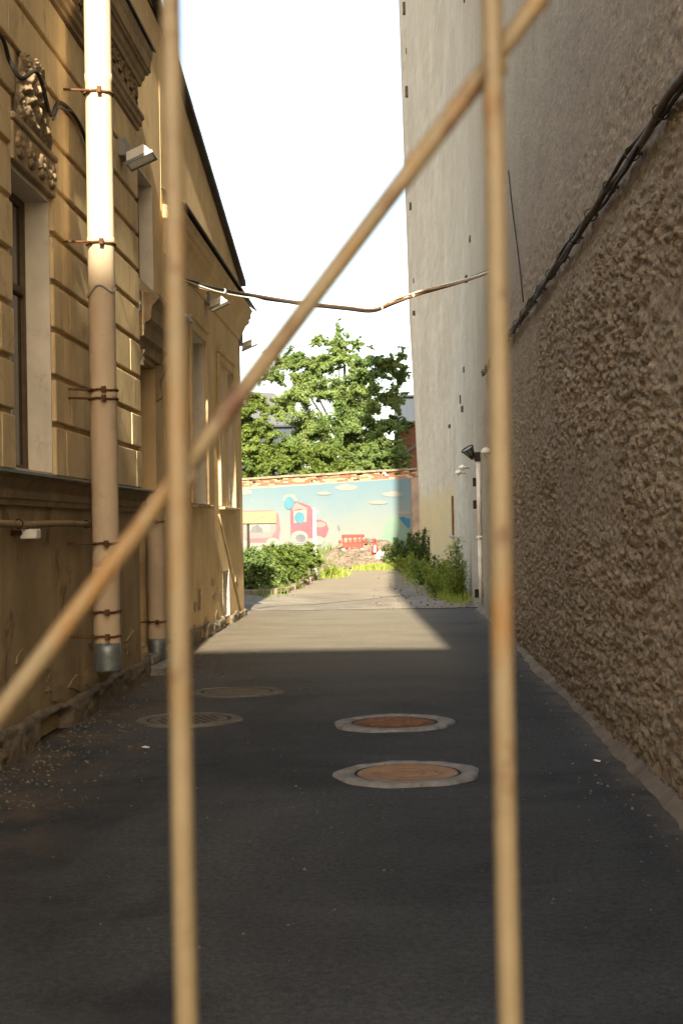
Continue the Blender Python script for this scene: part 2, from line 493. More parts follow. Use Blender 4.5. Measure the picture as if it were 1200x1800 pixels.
# gravel washed along the left wall and grit on the lane: small stones nobody could count
def stones(name, n, fx, fy, size, mat, fz=None, seed=1, kind='stuff'):
    g = np.random.default_rng(seed)
    base = np.array([(-1, 0, 0), (0, -1, 0), (1, 0, 0), (0, 1, 0), (0, 0, .8), (0, 0, -.5)], float)
    tri = np.array([(0, 1, 4), (1, 2, 4), (2, 3, 4), (3, 0, 4), (1, 0, 5), (2, 1, 5), (3, 2, 5), (0, 3, 5)])
    V = []; F = []
    for i in range(n):
        sz = size*(.35+g.random()**3*1.6); a = g.random()*6.28
        p = base*sz*(0.6+.8*g.random((6, 3)))
        c, s_ = math.cos(a), math.sin(a)
        p = p @ np.array([(c, -s_, 0), (s_, c, 0), (0, 0, 1)]).T
        x, y = fx(g), fy(g)
        z = (fz(x, y) if fz else float(dips(np.array(x), np.array(y)))) + sz*.25
        F.append(tri + len(V)*6); V.append(p + np.array((x, y, z)))
    return np_mesh(name, np.concatenate(V), np.concatenate(F), mat, kind=kind)
stones('gravel_debris', 1500, lambda g: -2.72+abs(g.normal(0, .40)), lambda g: 8.2+g.random()**1.3*10, .009, 'pebble', seed=3)
stones('lane_grit', 1300, lambda g: -2.3+3.8*g.random(), lambda g: 4+22*g.random(), .005, 'pebble', seed=4)
stones('wall_foot_grit', 500, lambda g: 1.42-abs(g.normal(0, .16)), lambda g: 7+20*g.random(), .008, 'pebble', seed=5)
stones('rubble_scatter', 900, lambda g: 1.5-2.2*g.random()**2, lambda g: 27.5+26*g.random(), .02, 'rubble', lambda x, y: 0, seed=6)

# ================================================================== OLD YELLOW BUILDING (left)
bld = thing('old_yellow_building', 'old yellow stucco building with moulded cornice and window bays along the left of the alley', 'building', (-6, 11, 0))
XB = -2.775          # bay wall plane
XF = -2.74           # face of the raised blocks
XR = -2.884          # recess behind the bay
XW = -2.88           # far wing
BAY_END = 15.2
YS = -.5              # the street front
def wall_boxes(mb, xf, th, y0, y1, z0, z1, holes):
    ys = sorted({y0, y1, *[h[0] for h in holes], *[h[1] for h in holes]})
    zs = sorted({z0, z1, *[h[2] for h in holes], *[h[3] for h in holes]})
    ys = [y for y in ys if y0 <= y <= y1]; zs = [z for z in zs if z0 <= z <= z1]
    for a, b in zip(ys, ys[1:]):
        run = None
        for c, d in zip(zs, zs[1:]):
            ym, zm = (a+b)/2, (c+d)/2
            open_ = any(h[0] < ym < h[1] and h[2] < zm < h[3] for h in holes)
            if open_:
                if run: mb.box(xf-th, xf, a, b, *run); run = None
            else: run = (run[0] if run else c, d)
        if run: mb.box(xf-th, xf, a, b, *run)
W1 = (10.15, 11.36, 2.06, 4.28)
W0 = (5.6, 6.81, 2.06, 4.28)
mb = MB()
wall_boxes(mb, XB, .5, YS, BAY_END, 2.0, 5.96, [W0, W1])
mb.build('bay_wall', 'yellow', bld)
mb = MB(); mb.box(XB-.6, XB-.005, YS, BAY_END-.02, .02, 1.8); mb.build('base_wall', 'base', bld)
# crumbling plinth: a heightfield strip with missing plaster
def plinth(y0, y1, xf, h0, h1, seed, ny):
    ys = np.linspace(y0, y1, ny); zs = np.linspace(-.02, 1, 14)
    Y, Zu = np.meshgrid(ys, zs, indexing='ij')
    top = h0+(h1-h0)*(Y-y0)/(y1-y0) + (fbm(Y*1.7, Y*0, seed)-.5)*.10
    Z = Zu*top
    n = fbm(Y*3, Z*5, seed+5)
    n3 = fbm(Y*14, Z*22, seed+31, 3)
    X = xf + (n-.5)*.03 + (n3-.5)*.035 - sstep(.56, .62, n)*.022 - .04*sstep(.9, 1, Zu)
    hole = sstep(.60, .68, fbm(Y*.9, Z*0+3, seed+9))*(1-sstep(.10, .20, Z))
    X = X - .22*hole
    return np.stack([X.ravel(), Y.ravel(), Z.ravel()], 1), grid_faces(ny, 14)
V, F = plinth(YS, BAY_END+.06, XB+.09, .20, .24, 3, 420)
np_mesh('plinth', V, F, 'dirtyconc', bld)
mb = MB(); mb.box(XB-.3, XB-.02, YS, BAY_END, -.02, .1); mb.build('foundation', 'dark', bld)
# peeling flakes of plaster on the base wall
for k in range(16):
    y = 9.3+rnd.random()*5.6; z = .30+rnd.random()**2*.5
    n = rnd.randint(7, 11); sx = .16+.30*rnd.random(); sz = .03+.09*rnd.random()
    m_ = MB(); m_.prism([(XB-.004, y+sx*math.cos(2*PI*i/n)*(.6+.6*rnd.random()), z+sz*math.sin(2*PI*i/n)*(.6+.6*rnd.random())) for i in range(n)], (.004+.0007*k, 0, 0))
    m_.build('plaster_flake', 'base' if k % 3 else 'trim', bld)
# string course over the base
mb = MB()
mb.profile_y([(XB-.1, 1.80), (XB+.03, 1.80), (XB+.04, 1.84), (XB+.06, 1.85), (XB+.07, 1.90), (XB+.05, 1.92), (XB+.10, 1.985), (XB+.155, 2.0), (XB+.155, 2.028), (XB-.1, 2.05)], YS, BAY_END+.1)
mb.build('string_course', 'trim', bld)
mb = MB(); mb.profile_y([(XB-.02, 2.052), (XB+.175, 2.03), (XB+.175, 2.012), (XB+.168, 2.012), (XB+.168, 2.024), (XB-.02, 2.044)], YS, BAY_END+.115)
mb.build('sill_flashing', 'galv', bld)
# raised blocks
ZG = [2.06, 2.47, 2.855, 3.24, 3.625, 4.01, 4.395, 4.78, 5.155, 5.53, 5.93]
def block(y0, y1, z0, z1, name='stucco_block'):
    if y1-y0 < .04: return
    m_ = MB(); m_.box(XB-.01, XF+rnd.uniform(-.004, .004), y0, y1, z0, z1, .008)
    m_.build(name, 'block', bld)
g_ = .024
for c in range(10):
    z0, z1 = ZG[c]+(g_ if c else 0), ZG[c+1]-g_
    odd = c % 2
    for wa, wb in ((W0, W1), (W1, None)):
        y = wa[1]+.012 if z0 < wa[3]+.1 else wa[1]-.05
        yend = (wb[0]-.012) if wb else BAY_END
        j1 = wa[1] + (.56 if odd else .36)
        block(y, j1-.004, z0, z1)
        if wb:
            j2 = wb[0]-(.56 if odd else .36)
            k1 = j1+(j2-j1)*(.46 if odd else .54)
            block(j1+.004, k1-.004, z0, z1); block(k1+.004, j2-.004, z0, z1); block(j2+.004, yend, z0, z1)
        else:
            j2 = BAY_END-(.56 if odd else .32)
            k1 = 13.3 if odd else 13.0
            block(j1+.004, k1-.004, z0, z1); block(k1+.004, j2-.004, z0, z1); block(j2+.004, yend, z0, z1)
    if z0 > 4.7:      # over the windows
        for wv in (W0, W1):
            ym = (wv[0]+wv[1])/2
            block(wv[0]-.05, ym-.5, z0, z1)
            if c >= 8: block(ym-.5+.008, ym+.5-.008, z0, z1)
            block(ym+.5, wv[1]-.058, z0, z1)
    block(W0[0]-1.2, W0[0]-.06, z0, z1)
# windows of the bay
def window(y0, y1, z0, z1, xf, depth, mull=True, glass='glass', name='window'):
    m_ = MB(); f = .075; x1, x0 = xf-depth, xf-depth-.06
    m_.box(x0, x1, y0, y0+f, z0, z1, .006); m_.box(x0, x1, y1-f, y1, z0, z1, .006)
    m_.box(x0, x1, y0+f, y1-f, z0, z0+f, .006); m_.box(x0, x1, y0+f, y1-f, z1-f, z1, .006)
    zt = z0+(z1-z0)*.66
    if mull:
        m_.box(x0, x1-.004, (y0+y1)/2-.035, (y0+y1)/2+.035, z0+f, zt-.03, .005)
        m_.box(x0, x1+.006, y0+f, y1-f, zt-.03, zt+.03, .005)
    win = m_.build(name, 'woodframe', bld)
    g = MB(); g.box(x0+.02, x0+.032, y0+f*.5, y1-f*.5, z0+f*.5, z1-f*.5); g.build('pane', glass, win)
    cur = MB()                                       # pale curtain inside
    nseg = 26
    pts = [(x0-.07+.015*math.sin(i*1.9), y0+(y1-y0)*i/nseg, z0+.02) for i in range(nseg+1)]
    pts += [(p[0]-.004, p[1], p[2]) for p in reversed(pts)]
    cur.prism(pts, (0, 0, z1-z0-.05)); cur.build('curtain', 'reveal', win)
    bk = MB(); bk.box(x0-.14, x0-.13, y0, y1, z0, z1); bk.build('dark_back', 'dark', win)
    return win
def lining(y0, y1, z0, z1, xf, depth, mat='reveal', t=.018):
    m_ = MB()
    m_.box(xf-depth, xf+.004, y1-t, y1-.001, z0, z1); m_.box(xf-depth, xf+.004, y0+.001, y0+t, z0, z1)
    m_.box(xf-depth, xf+.002, y0+t, y1-t, z1-t, z1-.001)
    m_.box(xf-depth, xf+.002, y0+t, y1-t, z0+.001, z0+t)
    return m_.build('window_reveal', mat, bld)
for wv in (W0, W1):
    window(*wv, XB, .19); lining(*wv, XB, .19)
# lintel band with rosettes and the carved cartouche over each bay window
def cartouche(ym, z0, hw, zh, seed):
    ny, nz = 70, 70
    us = np.linspace(-1, 1, ny); vs = np.linspace(0, 1, nz)
    U, Vv = np.meshgrid(us, vs, indexing='ij')
    half = hw*np.where(Vv < .78, 1-.42*Vv, (1-.42*.78)*np.sqrt(np.clip(1-((Vv-.78)/.225)**2, 0.02, 1)))
    n = fbm(U*5+9, Vv*7, seed, 3)
    sw = np.sin(10*U*(1+.3*Vv)+6*np.sin(7*Vv))*np.cos(11*Vv+3*U)
    edge = np.clip(np.minimum(1-abs(U), np.minimum(Vv*4+.05, (1-Vv)*6)), 0, .35)/.35
    n4 = fbm(U*13+2, Vv*19, seed+7, 3)
    X = XF + edge**.6*(.025+.025*(1-U*U)+.022*sw+.03*(n-.5)+.045*(n4-.5))
    X = np.maximum(X, XB-.005)
    Y = ym+U*half; Z = z0+Vv*zh
    return np_mesh('cartouche', np.stack([X.ravel(), Y.ravel(), Z.ravel()], 1), grid_faces(ny, nz), 'ornament', bld)
for i, wv in enumerate((W0, W1)):
    ym = (wv[0]+wv[1])/2
    m_ = MB()
    m_.box(XB-.01, XB+.055, wv[0]-.03, wv[1]+.03, 4.30, 4.585, .01)
    m_.box(XB-.01, XB+.075, wv[0]-.05, wv[1]+.05, 4.588, 4.64, .01)
    lt = m_.build('lintel_band', 'trim', bld)
    for k in range(4):
        y = wv[0]+.13+k*.316; q = MB()
        for a in range(6):
            q.lathe([(.052, 0), (.045, .02), (.02, .034)], (XB+.054, y+.062*math.cos(a*PI/3), 4.44+.062*math.sin(a*PI/3)), 8, 'X')
        q.lathe([(.03, 0), (.028, .03), (.01, .045)], (XB+.056, y, 4.44), 8, 'X')
        q.build('rosette', 'ornament', lt)
    cartouche(ym, 4.63, .56, .60, 21+i)
# entablature of the bay: architrave, frieze with a row of loops, cornice, metal edge
YE = BAY_END
mb = MB(); mb.profile_y([(XB-.3, 5.93), (XF+.02, 5.93), (XF+.02, 5.97), (XF+.05, 5.98), (XF+.05, 6.03), (XF+.075, 6.05), (XF+.075, 6.08), (XB-.3, 6.08)], YS, YE+.06)
mb.build('architrave', 'trim', bld)
mb = MB(); mb.box(XB-.3, XF+.01, YS, YE, 6.08, 6.42); fr = mb.build('frieze', 'ornament', bld)
def torus(mb, c, ry, rz, r, seg=14):
    pts = [(c[0], c[1]+ry*math.cos(2*PI*k/seg), c[2]+rz*math.sin(2*PI*k/seg)) for k in range(seg+1)]
    mb.tube(pts, r, 6, False)
y = 7.2
while y < YE-.15:
    q = MB(); torus(q, (XF+.018, y, 6.25), .12, .14, .02); torus(q, (XF+.018, y, 6.25), .06, .085, .014, 10)
    q.tube([(XF+.018, y-.15, 6.11), (XF+.022, y-.14, 6.2), (XF+.018, y-.15, 6.39)], .014, 5)
    q.build('frieze_loop', 'ornament', fr); y += .30
mb = MB(); mb.profile_y([(XB-.3, 6.42), (XF+.04, 6.42), (XF+.05, 6.47), (XF+.075, 6.49), (XF+.09, 6.55), (XB-.3, 6.55)], YS, YE+.10)
mb.build('bed_moulding', 'trim', bld)
mb = MB(); mb.profile_y([(XB-.4, 6.55), (XF+.115, 6.55), (XF+.118, 6.57), (XF+.14, 6.58), (XF+.143, 6.70), (XF+.155, 6.73), (XF+.165, 6.80), (XB-.4, 6.84)], YS, YE+.14)
mb.build('cornice', 'trim', bld)
mb = MB(); mb.profile_y([(XB-1.5, 6.98), (XF+.19, 6.84), (XF+.19, 6.812), (XF+.182, 6.812), (XF+.178, 6.83), (XB-1.5, 6.96)], YS, YE+.2)
mb.build('cornice_flashing', 'darkmetal', bld)
mb = MB(); mb.box(-9, XB-.52, YS, BAY_END-.01, .02, 6.9); mb.build('building_core', 'dark', bld)

# recess with door under a hood
DR = (15.75, 16.95, .22, 3.55); NI = (15.7, 16.95, 4.45, 5.75)
mb = MB(); wall_boxes(mb, XR, .5, BAY_END, 17.6, .02, 8.0, [DR, NI]); mb.build('recess_wall', 'wing', bld)
lining(*NI, XR, .16); window(*NI, XR, .16, False)
mb = MB(); mb.box(XR-.32, XR-.26, DR[0], DR[1], DR[2], DR[3]-.02, .005)
door = mb.build('door', 'woodframe', bld)
for k in range(3):
    for s_ in (0, 1):
        q = MB(); q.box(XR-.265, XR-.235, DR[0]+.1+s_*.55, DR[0]+.55+s_*.55, DR[2]+.15+k*1.05, DR[2]+1.05+k*1.05, .015); q.build('door_panel', 'woodframe', door)
q = MB(); q.tube([(XR-.23, DR[0]+.15, 1.2), (XR-.16, DR[0]+.15, 1.2), (XR-.16, DR[0]+.28, 1.2)], .014, 8); q.build('handle', 'grey', door)
mb = MB()
mb.profile_y([(XR-.05, 3.6), (XR+.06, 3.6), (XR+.08, 3.72), (XR+.14, 3.74), (XR+.16, 3.88), (XR+.22, 3.92), (XR+.235, 4.06), (XR+.31, 4.14), (XR+.31, 4.19), (XR-.05, 4.26)], 15.45, 17.2)
mb.build('door_hood', 'trim', bld)
for y in (15.55, 17.05):
    q = MB(); q.prism([(XR-.01, y-.06, 3.15), (XR+.07, y-.06, 3.2), (XR+.05, y-.06, 3.38), (XR+.15, y-.06, 3.59), (XR-.01, y-.06, 3.59)], (0, .12, 0)); q.build('hood_bracket', 'trim', bld)
mb = MB(); mb.box(XR, XR+.28, 15.6, 17.1, -.02, .1, .02); mb.box(XR, XR+.14, 15.7, 17.0, .1, .2, .02); mb.build('door_step', 'concrete', bld)

# far wing
W2 = (19.85, 21.3, 1.97, 4.42); W3 = (22.95, 23.52, 1.97, 4.32); W4 = (24.25, 24.86, 1.97, 4.32)
V1 = (23.15, 24.0, .14, .93); V0 = (20.2, 20.6, .42, .76)
mb = MB(); wall_boxes(mb, XW, .5, 17.6, 26.3, .02, 5.75, [W2, W3, W4, V1, V0]); mb.build('wing_wall', 'wing', bld)
GZ = lambda y: 6.22+(26.3-y)*.197
mb = MB(); mb.prism([(XW, 17.6, 5.75), (XW, 26.3, 5.75), (XW, 26.3, GZ(26.3)), (XW, 17.6, GZ(17.6))], (-.4, 0, 0)); mb.build('gable_wall', 'wing', bld)
mb = MB(); mb.prism([(XR, 13.4, 8.0), (XR, 17.6, 8.0), (XR, 17.6, GZ(17.6)), (XR, 13.4, GZ(13.4))], (-.4, 0, 0))
mb.box(XR-.4, XR, 13.4, BAY_END, 6.95, 8.0); mb.build('attic_wall', 'wing', bld)
mb = MB()
for k in range(14):                                   # standing-seam roof sheets over the gable
    a = 13.2+k*.96; b = a+.95
    mb.prism([(XW+.10, a, GZ(a)+.005), (XW+.10, b, GZ(b)+.005), (XW+.10, b, GZ(b)+.085+.012*rnd.random()), (XW+.10, a, GZ(a)+.085)], (-6, 0, 0))
mb.build('roof', 'darkmetal', bld)
mb = MB(); mb.box(-9, XW-.52, BAY_END, 26.28, .02, 6.0); mb.build('wing_core', 'dark', bld)
mb = MB(); mb.box(XW-6, XW-.41, 26.02, 26.29, .02, 6.0); mb.build('end_wall', 'wing', bld)
mb = MB()
mb.profile_y([(XW-.05, 5.08), (XW+.03, 5.08), (XW+.05, 5.16), (XW+.03, 5.18), (XW+.05, 5.28), (XW+.10, 5.38), (XW+.17, 5.44), (XW+.165, 5.50), (XW+.20, 5.52), (XW+.20, 5.60), (XW+.235, 5.66), (XW-.05, 5.70)], 17.7, 26.45)
mb.build('wing_cornice', 'wing', bld)
mb = MB(); mb.profile_y([(XW-.02, 5.92), (XW+.30, 5.70), (XW+.30, 5.675), (XW+.285, 5.675), (XW+.28, 5.69), (XW-.02, 5.90)], 17.62, 26.6)
mb.build('wing_flashing', 'darkmetal', bld)
for wv in (W2, W3, W4):
    window(*wv, XW, .2, wv is W2); lining(*wv, XW, .2)
def architrave(y0, y1, z0, z1, fw=.14):
    m_ = MB(); x0, x1 = XW-.003, XW+.045
    m_.box(x0, x1, y0-fw, y0-.005, z0, z1+fw, .012); m_.box(x0, x1, y1+.005, y1+fw, z0, z1+fw, .012)
    m_.box(x0, x1, y0-.004, y1+.004, z1+.005, z1+fw, .012)
    m_.box(x0, x1+.035, y0-fw-.03, y1+fw+.03, z1+fw+.002, z1+fw+.06, .01)
    fr_ = m_.build('window_surround', 'wing', bld)
    s_ = MB(); s_.box(XW-.02, XW+.10, y0-fw+.02, y1+fw-.02, z0-.05, z0-.004, .008); s_.build('window_sill', 'trim', bld)
    return fr_
architrave(*W2); architrave(W3[0], W4[1], W3[2], W3[3])
q = MB(); q.box(XW-.01, XW+.10, 18.9, 19.62, 4.46, 4.50, .004); q.build('hood_shelf', 'galv', bld)
lining(*V1, XW, .24); lining(*V0, XW, .15, 'wing')
for v in (V0, V1):
    q = MB(); q.box(XW-.30, XW-.25, v[0], v[1], v[2], v[3]); q.build('vent_back', 'dark', bld)
V, F = plinth(17.5, 26.36, XW+.06, .26, .12, 12, 220)
np_mesh('wing_plinth', V, F, 'dirtyconc', bld)
for k in range(14):
    y = 18+rnd.random()*7.6; z = .2+rnd.random()**2*.6
    if V1[0]-.2 < y < V1[1]+.2: continue
    n = 7; sx = .05+.2*rnd.random(); sz = .04+.12*rnd.random()
    m_ = MB(); m_.prism([(XW-.004, y+sx*math.cos(2*PI*i/n)*(.6+.6*rnd.random()), z+sz*math.sin(2*PI*i/n)*(.6+.6*rnd.random())) for i in range(n)], (.006+.0009*k, 0, 0))
    m_.build('plaster_flake', 'trim', bld)

# ================================================================== THINGS ON THE YELLOW BUILDING
def downpipe(x, y, r, z0, z1, joints, clips, label, outlet=True):
    t = thing('downpipe', label, 'drainpipe', (x, y, z0))
    zs = [z0+.22 if outlet else z0] + sorted(joints) + [z1]
    for a, b in zip(zs, zs[1:]):
        q = MB(); q.lathe([(r*.99, a), (r, a+.03), (r, b-.05), (r*1.035, b-.04), (r*1.035, b+.012), (r, b+.02)], (x, y, 0), 28); q.build('pipe_section', 'pipe', t)
    if outlet:
        q = MB(); q.lathe([(r*1.01, z0), (r*1.03, z0+.02), (r*1.03, z0+.13), (r*1.06, z0+.15), (r*1.03, z0+.17), (r*1.02, z0+.24)], (x, y, 0), 28); q.build('zinc_outlet', 'galv', t)
    for z in clips:
        q = MB()
        ring = [(x+(r+.008)*math.cos(2*PI*k/28), y+(r+.008)*math.sin(2*PI*k/28), z+.004*math.sin(k)) for k in range(29)]
        q.tube(ring, .011, 6, False)
        q.tube([(XF-.02 if x > -2.7 else x-.2, y-.16, z+.005), (x-.05, y-r-.012, z)], .011, 6)
        q.box(x+r*.3-.018, x+r*.3+.018, y-r-.05, y-r-.012, z-.025, z+.025)
        q.build('pipe_clamp', 'rust', t)
    return t
XP, YP = -2.475, 11.95
pz = lambda py: onX(XP, 188, py).z
dp = downpipe(XP, YP, .113, pz(1180), 8.6, [pz(1000), pz(692), pz(432), pz(157)], [pz(p) for p in (1118, 1075, 955, 705, 690, 440, 187)], 'large cream drainpipe with rusty clamps beside the window of the yellow bay')
q = MB()
zr = pz(520)
q.tube([(XP+.118*math.cos(a), YP+.118*math.sin(a), zr+.035*math.sin(3*a)+.02*math.cos(a)) for a in [i*2*PI/40 for i in range(-25, 2)]], .008, 6)
q.build('loose_wire', 'grey', dp)
dq = downpipe(-2.80, 16.3, .10, .12, 2.0, [1.2], [.55, 1.7], 'shorter pale drainpipe beside the dark door, half behind the left gate bar')

# thin conduit along the base with its small lamp
q = MB(); q.tube([(-2.69, 3.5+.5*i, 1.665+.006*math.sin(i*1.3)) for i in range(19)], .027, 10)
cd = q.build('conduit', 'trim', None, 'thin pale pipe running level along the dark base of the yellow wall', 'pipe', loc=(-2.69, 8, 1.665))
for y in (5.2, 7.6, 10.0, 12.2):
    q = MB(); q.tube([(-2.69+.03*math.cos(a), y, 1.665+.033*math.sin(a)) for a in [i*PI/5 for i in range(11)]], .006, 5, False); q.box(-2.79, -2.72, y-.012, y+.012, 1.65, 1.68)
    q.build('pipe_clip', 'rust', cd)
jl = thing('security_light', 'small white square lamp hanging under the thin pale pipe', 'lamp', (-2.68, 10.2, 1.55))
q = MB(); q.box(-2.72, -2.60, 10.14, 10.27, 1.555, 1.625, .008, None); q.build('lamp_body', 'white', jl)
q = MB(); q.tube([(-2.68, 10.2, 1.625), (-2.68, 10.2, 1.66)], .012, 8); q.tube([(-2.78, 10.12, 1.60), (-2.71, 10.15, 1.60)], .02, 8); q.build('bracket', 'rust', jl)

# black wires looping over the cartouche
q = MB()
wpx = [(-60, 20), (0, 60), (18, 108), (38, 138), (62, 125), (75, 150), (90, 203), (103, 180), (122, 192), (142, 222), (158, 268), (168, 300)]
base_pts = [onX(XF+.03+(.11 if 30 < p[0] < 88 else 0), *p) for p in wpx]
def smooth_pts(P, n=6):
    out = []
    for i in range(len(P)-1):
        p0, p1, p2, p3 = P[max(i-1, 0)], P[i], P[i+1], P[min(i+2, len(P)-1)]
        for k in range(n):
            t = k/n
            out.append(.5*((2*p1)+(p2-p0)*t+(2*p0-5*p1+4*p2-p3)*t*t+(3*p1-p0-3*p2+p3)*t**3))
    out.append(P[-1]); return out
wp = smooth_pts(base_pts)
q.tube(wp, .016, 8)
wire = q.build('facade_wire', 'black', None, 'black wire looping over the carved ornament above the window', 'wire', loc=tuple(wp[0]))
q = MB(); q.tube([p+Vector((.012, .02, -.03+.02*math.sin(i*.6))) for i, p in enumerate(wp[36:])], .009, 6); q.build('second_strand', 'black', wire)
# slanting conduit on the far wing
a, b = onX(XW+.02, 385, 905), onX(XW+.02, 424, 1078)
q = MB(); q.tube([a.lerp(b, i/10)+Vector((0, .02*math.sin(i*1.7), 0)) for i in range(11)], .016, 7)
q.build('slanting_wire', 'trim', None, 'thin wire slanting down the far end of the yellow wall past the low vent', 'wire', loc=tuple(b))

# floodlights
def floodlight(loc, rz, tilt, label, sx=.36, body='grey'):
    t = thing('floodlight', label, 'floodlight', loc, rz, 'floodlights on the yellow building')
    T = Matrix.Translation((.26, 0, 0)) @ Matrix.Rotation(tilt, 4, 'Y')
    q = MB(); q.box(-.02, .10, -.16, .16, .02, .24, .01); q.build('ballast_box', body, t, local=True)
    q = MB(); q.prism([(-.17, -.17, 0), (.17, -.17, 0), (.12, -.12, .13), (-.12, -.12, .13)], (0, .34, 0)); q2 = MB()
    bmesh.ops.transform(q.bm, matrix=T, verts=q.bm.verts); q.build('lamp_housing', 'white', t, local=True)
    q = MB()
    for (x0, x1, y0, y1) in ((-.19, .19, -.19, -.165), (-.19, .19, .165, .19), (-.19, -.165, -.165, .165), (.165, .19, -.165, .165)):
        q.box(x0, x1, y0, y1, -.035, .005, .003)
    bmesh.ops.transform(q.bm, matrix=T, verts=q.bm.verts); q.build('lamp_rim', body, t, local=True)
    q = MB(); q.box(-.165, .165, -.165, .165, -.022, -.010); bmesh.ops.transform(q.bm, matrix=T, verts=q.bm.verts); q.build('lens', 'lampglass', t, local=True)
    q = MB(); q.tube([(0, 0, .1), (.14, 0, .02), (.26, 0, .06)], .018, 8); q.build('arm', 'black', t, local=True)
    return t
p1 = onX(XF, 222, 262)
fl = floodlight((XF, 14.25, 5.35), 0, R(-24), 'grey and white floodlight beside the large cream drainpipe, nearest of the three')
fl.scale = (.8, .8, .8)
copy_thing(fl, (XW, 21.6, 5.02), 0, 'white floodlight under the cornice where the cable bundle starts, middle of the three')
copy_thing(fl, (XW-.02, 26.2, 4.98), R(10), 'floodlight sticking out from the far end corner of the yellow building')

# small white insulators / lamps beside the bay corner
t = thing('insulator_bracket', 'small bracket with white porcelain insulators on the bay corner', 'insulator', (XR+.2, 15.4, 3.9))
for (yy, zz) in ((15.40, 4.22), (15.42, 4.0), (15.55, 3.42)):
    q = MB(); q.lathe([(.018, 0), (.04, .01), (.03, .05), (.045, .07), (.03, .12), (.012, .13)], (XF-.06, yy, zz), 12); q.build('insulator', 'white', t)
q = MB(); q.tube([(XR, 15.42, 3.98), (XF-.06, 15.42, 3.98), (XF-.06, 15.42, 4.2)], .012, 7); q.tube([(XR, 15.55, 3.4), (XF-.06, 15.55, 3.4)], .012, 7); q.build('bracket', 'rust', t)

# ================================================================== TALL WALL (right)
rb = thing('tall_building', 'tall windowless building with rough brown stucco wall along the right of the alley', 'building', (6, 27, 0))
H_R = 28.5; H_F = 20.8        # the rear part is taller than the street part
ZL = np.array([0, 1.25, 3.9, 10.35, 16.6, 23.9, 30]); XL = np.array([.55, .555, .62, .86, .96, 1.07, 1.15])
def wall_x(Y, Z):
    s_ = sstep(40, 60.4, Y)
    return 1.55 - s_*np.interp(Z, ZL, XL)
def wall_d(Y, Z):
    """how far the roughcast stands out of the wall"""
    near = 1-sstep(17, 30, Y)
    low = 1-sstep(3.55, 3.95, Z+.5*(fbm(Y*.8, Y*0, 77)-.5))
    patch = .25+.75*sstep(.36, .60, fbm(Y*.75, Z*1.1, 5, 5))
    foot = 1-sstep(.8, 2.2, Z)
    amp = low*(.25+.75*np.maximum(patch, foot*.8))*(.30+.70*near)
    cl = fbm(Y*11, Z*22, 31, 3)
    cl2 = fbm(Y*19, Z*34, 47, 2)
    rough = sstep(.42, .74, cl)*.014 + sstep(.46, .64, cl2)*.027
    big = (fbm(Y*.35, Z*.45, 61)-.5)*.05
    upper = (1-low)*((fbm(Y*9, Z*18, 91, 3)-.5)*.028*near)
    strip = sstep(57.0, 57.15, Y)*.07
    return amp*rough + upper + big*(.3+.7*near) + strip + .02*(1-low)*0
def wall_patch(ys, zs):
    Y, Z = np.meshgrid(ys, zs, indexing='ij')
    X = wall_x(Y, Z)-wall_d(Y, Z)
    return np.stack([X.ravel(), Y.ravel(), Z.ravel()], 1), grid_faces(len(ys), len(zs))
VV, FF, off = [], [], 0
def var_steps(a, b, d0, d1):
    out = [a]; 
    while out[-1] < b:
        t = (out[-1]-a)/(b-a); out.append(out[-1]+d0+(d1-d0)*t)
    out[-1] = b; return np.array(out)
for ys, zs in ((np.linspace(-.5, 6, 60), np.linspace(-.05, 4.6, 80)),
               (var_steps(6, 24, .026, .06), np.linspace(-.05, 4.6, 300)),
               (var_steps(24, 60.4, .08, .3), np.linspace(-.05, 4.6, 120)),
               (var_steps(6, 24, .05, .10), np.linspace(4.6, 11, 150)),
               (np.linspace(-.5, 6, 30), np.linspace(4.6, 11, 50)),
               (var_steps(24, 60.4, .12, .3), np.linspace(4.6, 11, 70)),
               (np.linspace(-.5, 27, 130), np.linspace(11, H_F, 60)),
               (np.linspace(27, 60.4, 200), np.linspace(11, H_R, 110))):
    V, F = wall_patch(ys, zs); VV.append(V); FF.append(F+off); off += len(V)
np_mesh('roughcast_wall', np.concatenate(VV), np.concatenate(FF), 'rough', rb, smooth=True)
mb = MB()
mb.prism([(1.72, -.49, 0), (1.72, 27, 0), (14, 27, 0), (14, -.49, 0)], (0, 0, H_F-.05))
mb.prism([(1.72, 27.01, 0), (1.72, 40, 0), (1.5, 50, 0), (1.3, 60.3, 0), (14, 60.3, 0), (14, 27.01, 0)], (0, 0, H_R-.05))
mb.build('building_core', 'street', rb)
zt = [0, 3.9, 10.35, 16.6, 23.9, H_R]
V = []; F = []
for z in zt:
    x = float(wall_x(np.array(60.4), np.array(z))-.07); V += [(x, 60.4, z), (1.9, 60.4, z)]
for i in range(len(zt)-1): F.append((2*i, 2*i+1, 2*i+3, 2*i+2))
np_mesh('end_wall', V, F, 'rough', rb)
mb = MB(); mb.box(1.5, 14, -.55, 27, H_F, H_F+.12); mb.box(.3, 14, 26.9, 60.5, H_R, H_R+.12); mb.build('roof', 'darkmetal', rb)
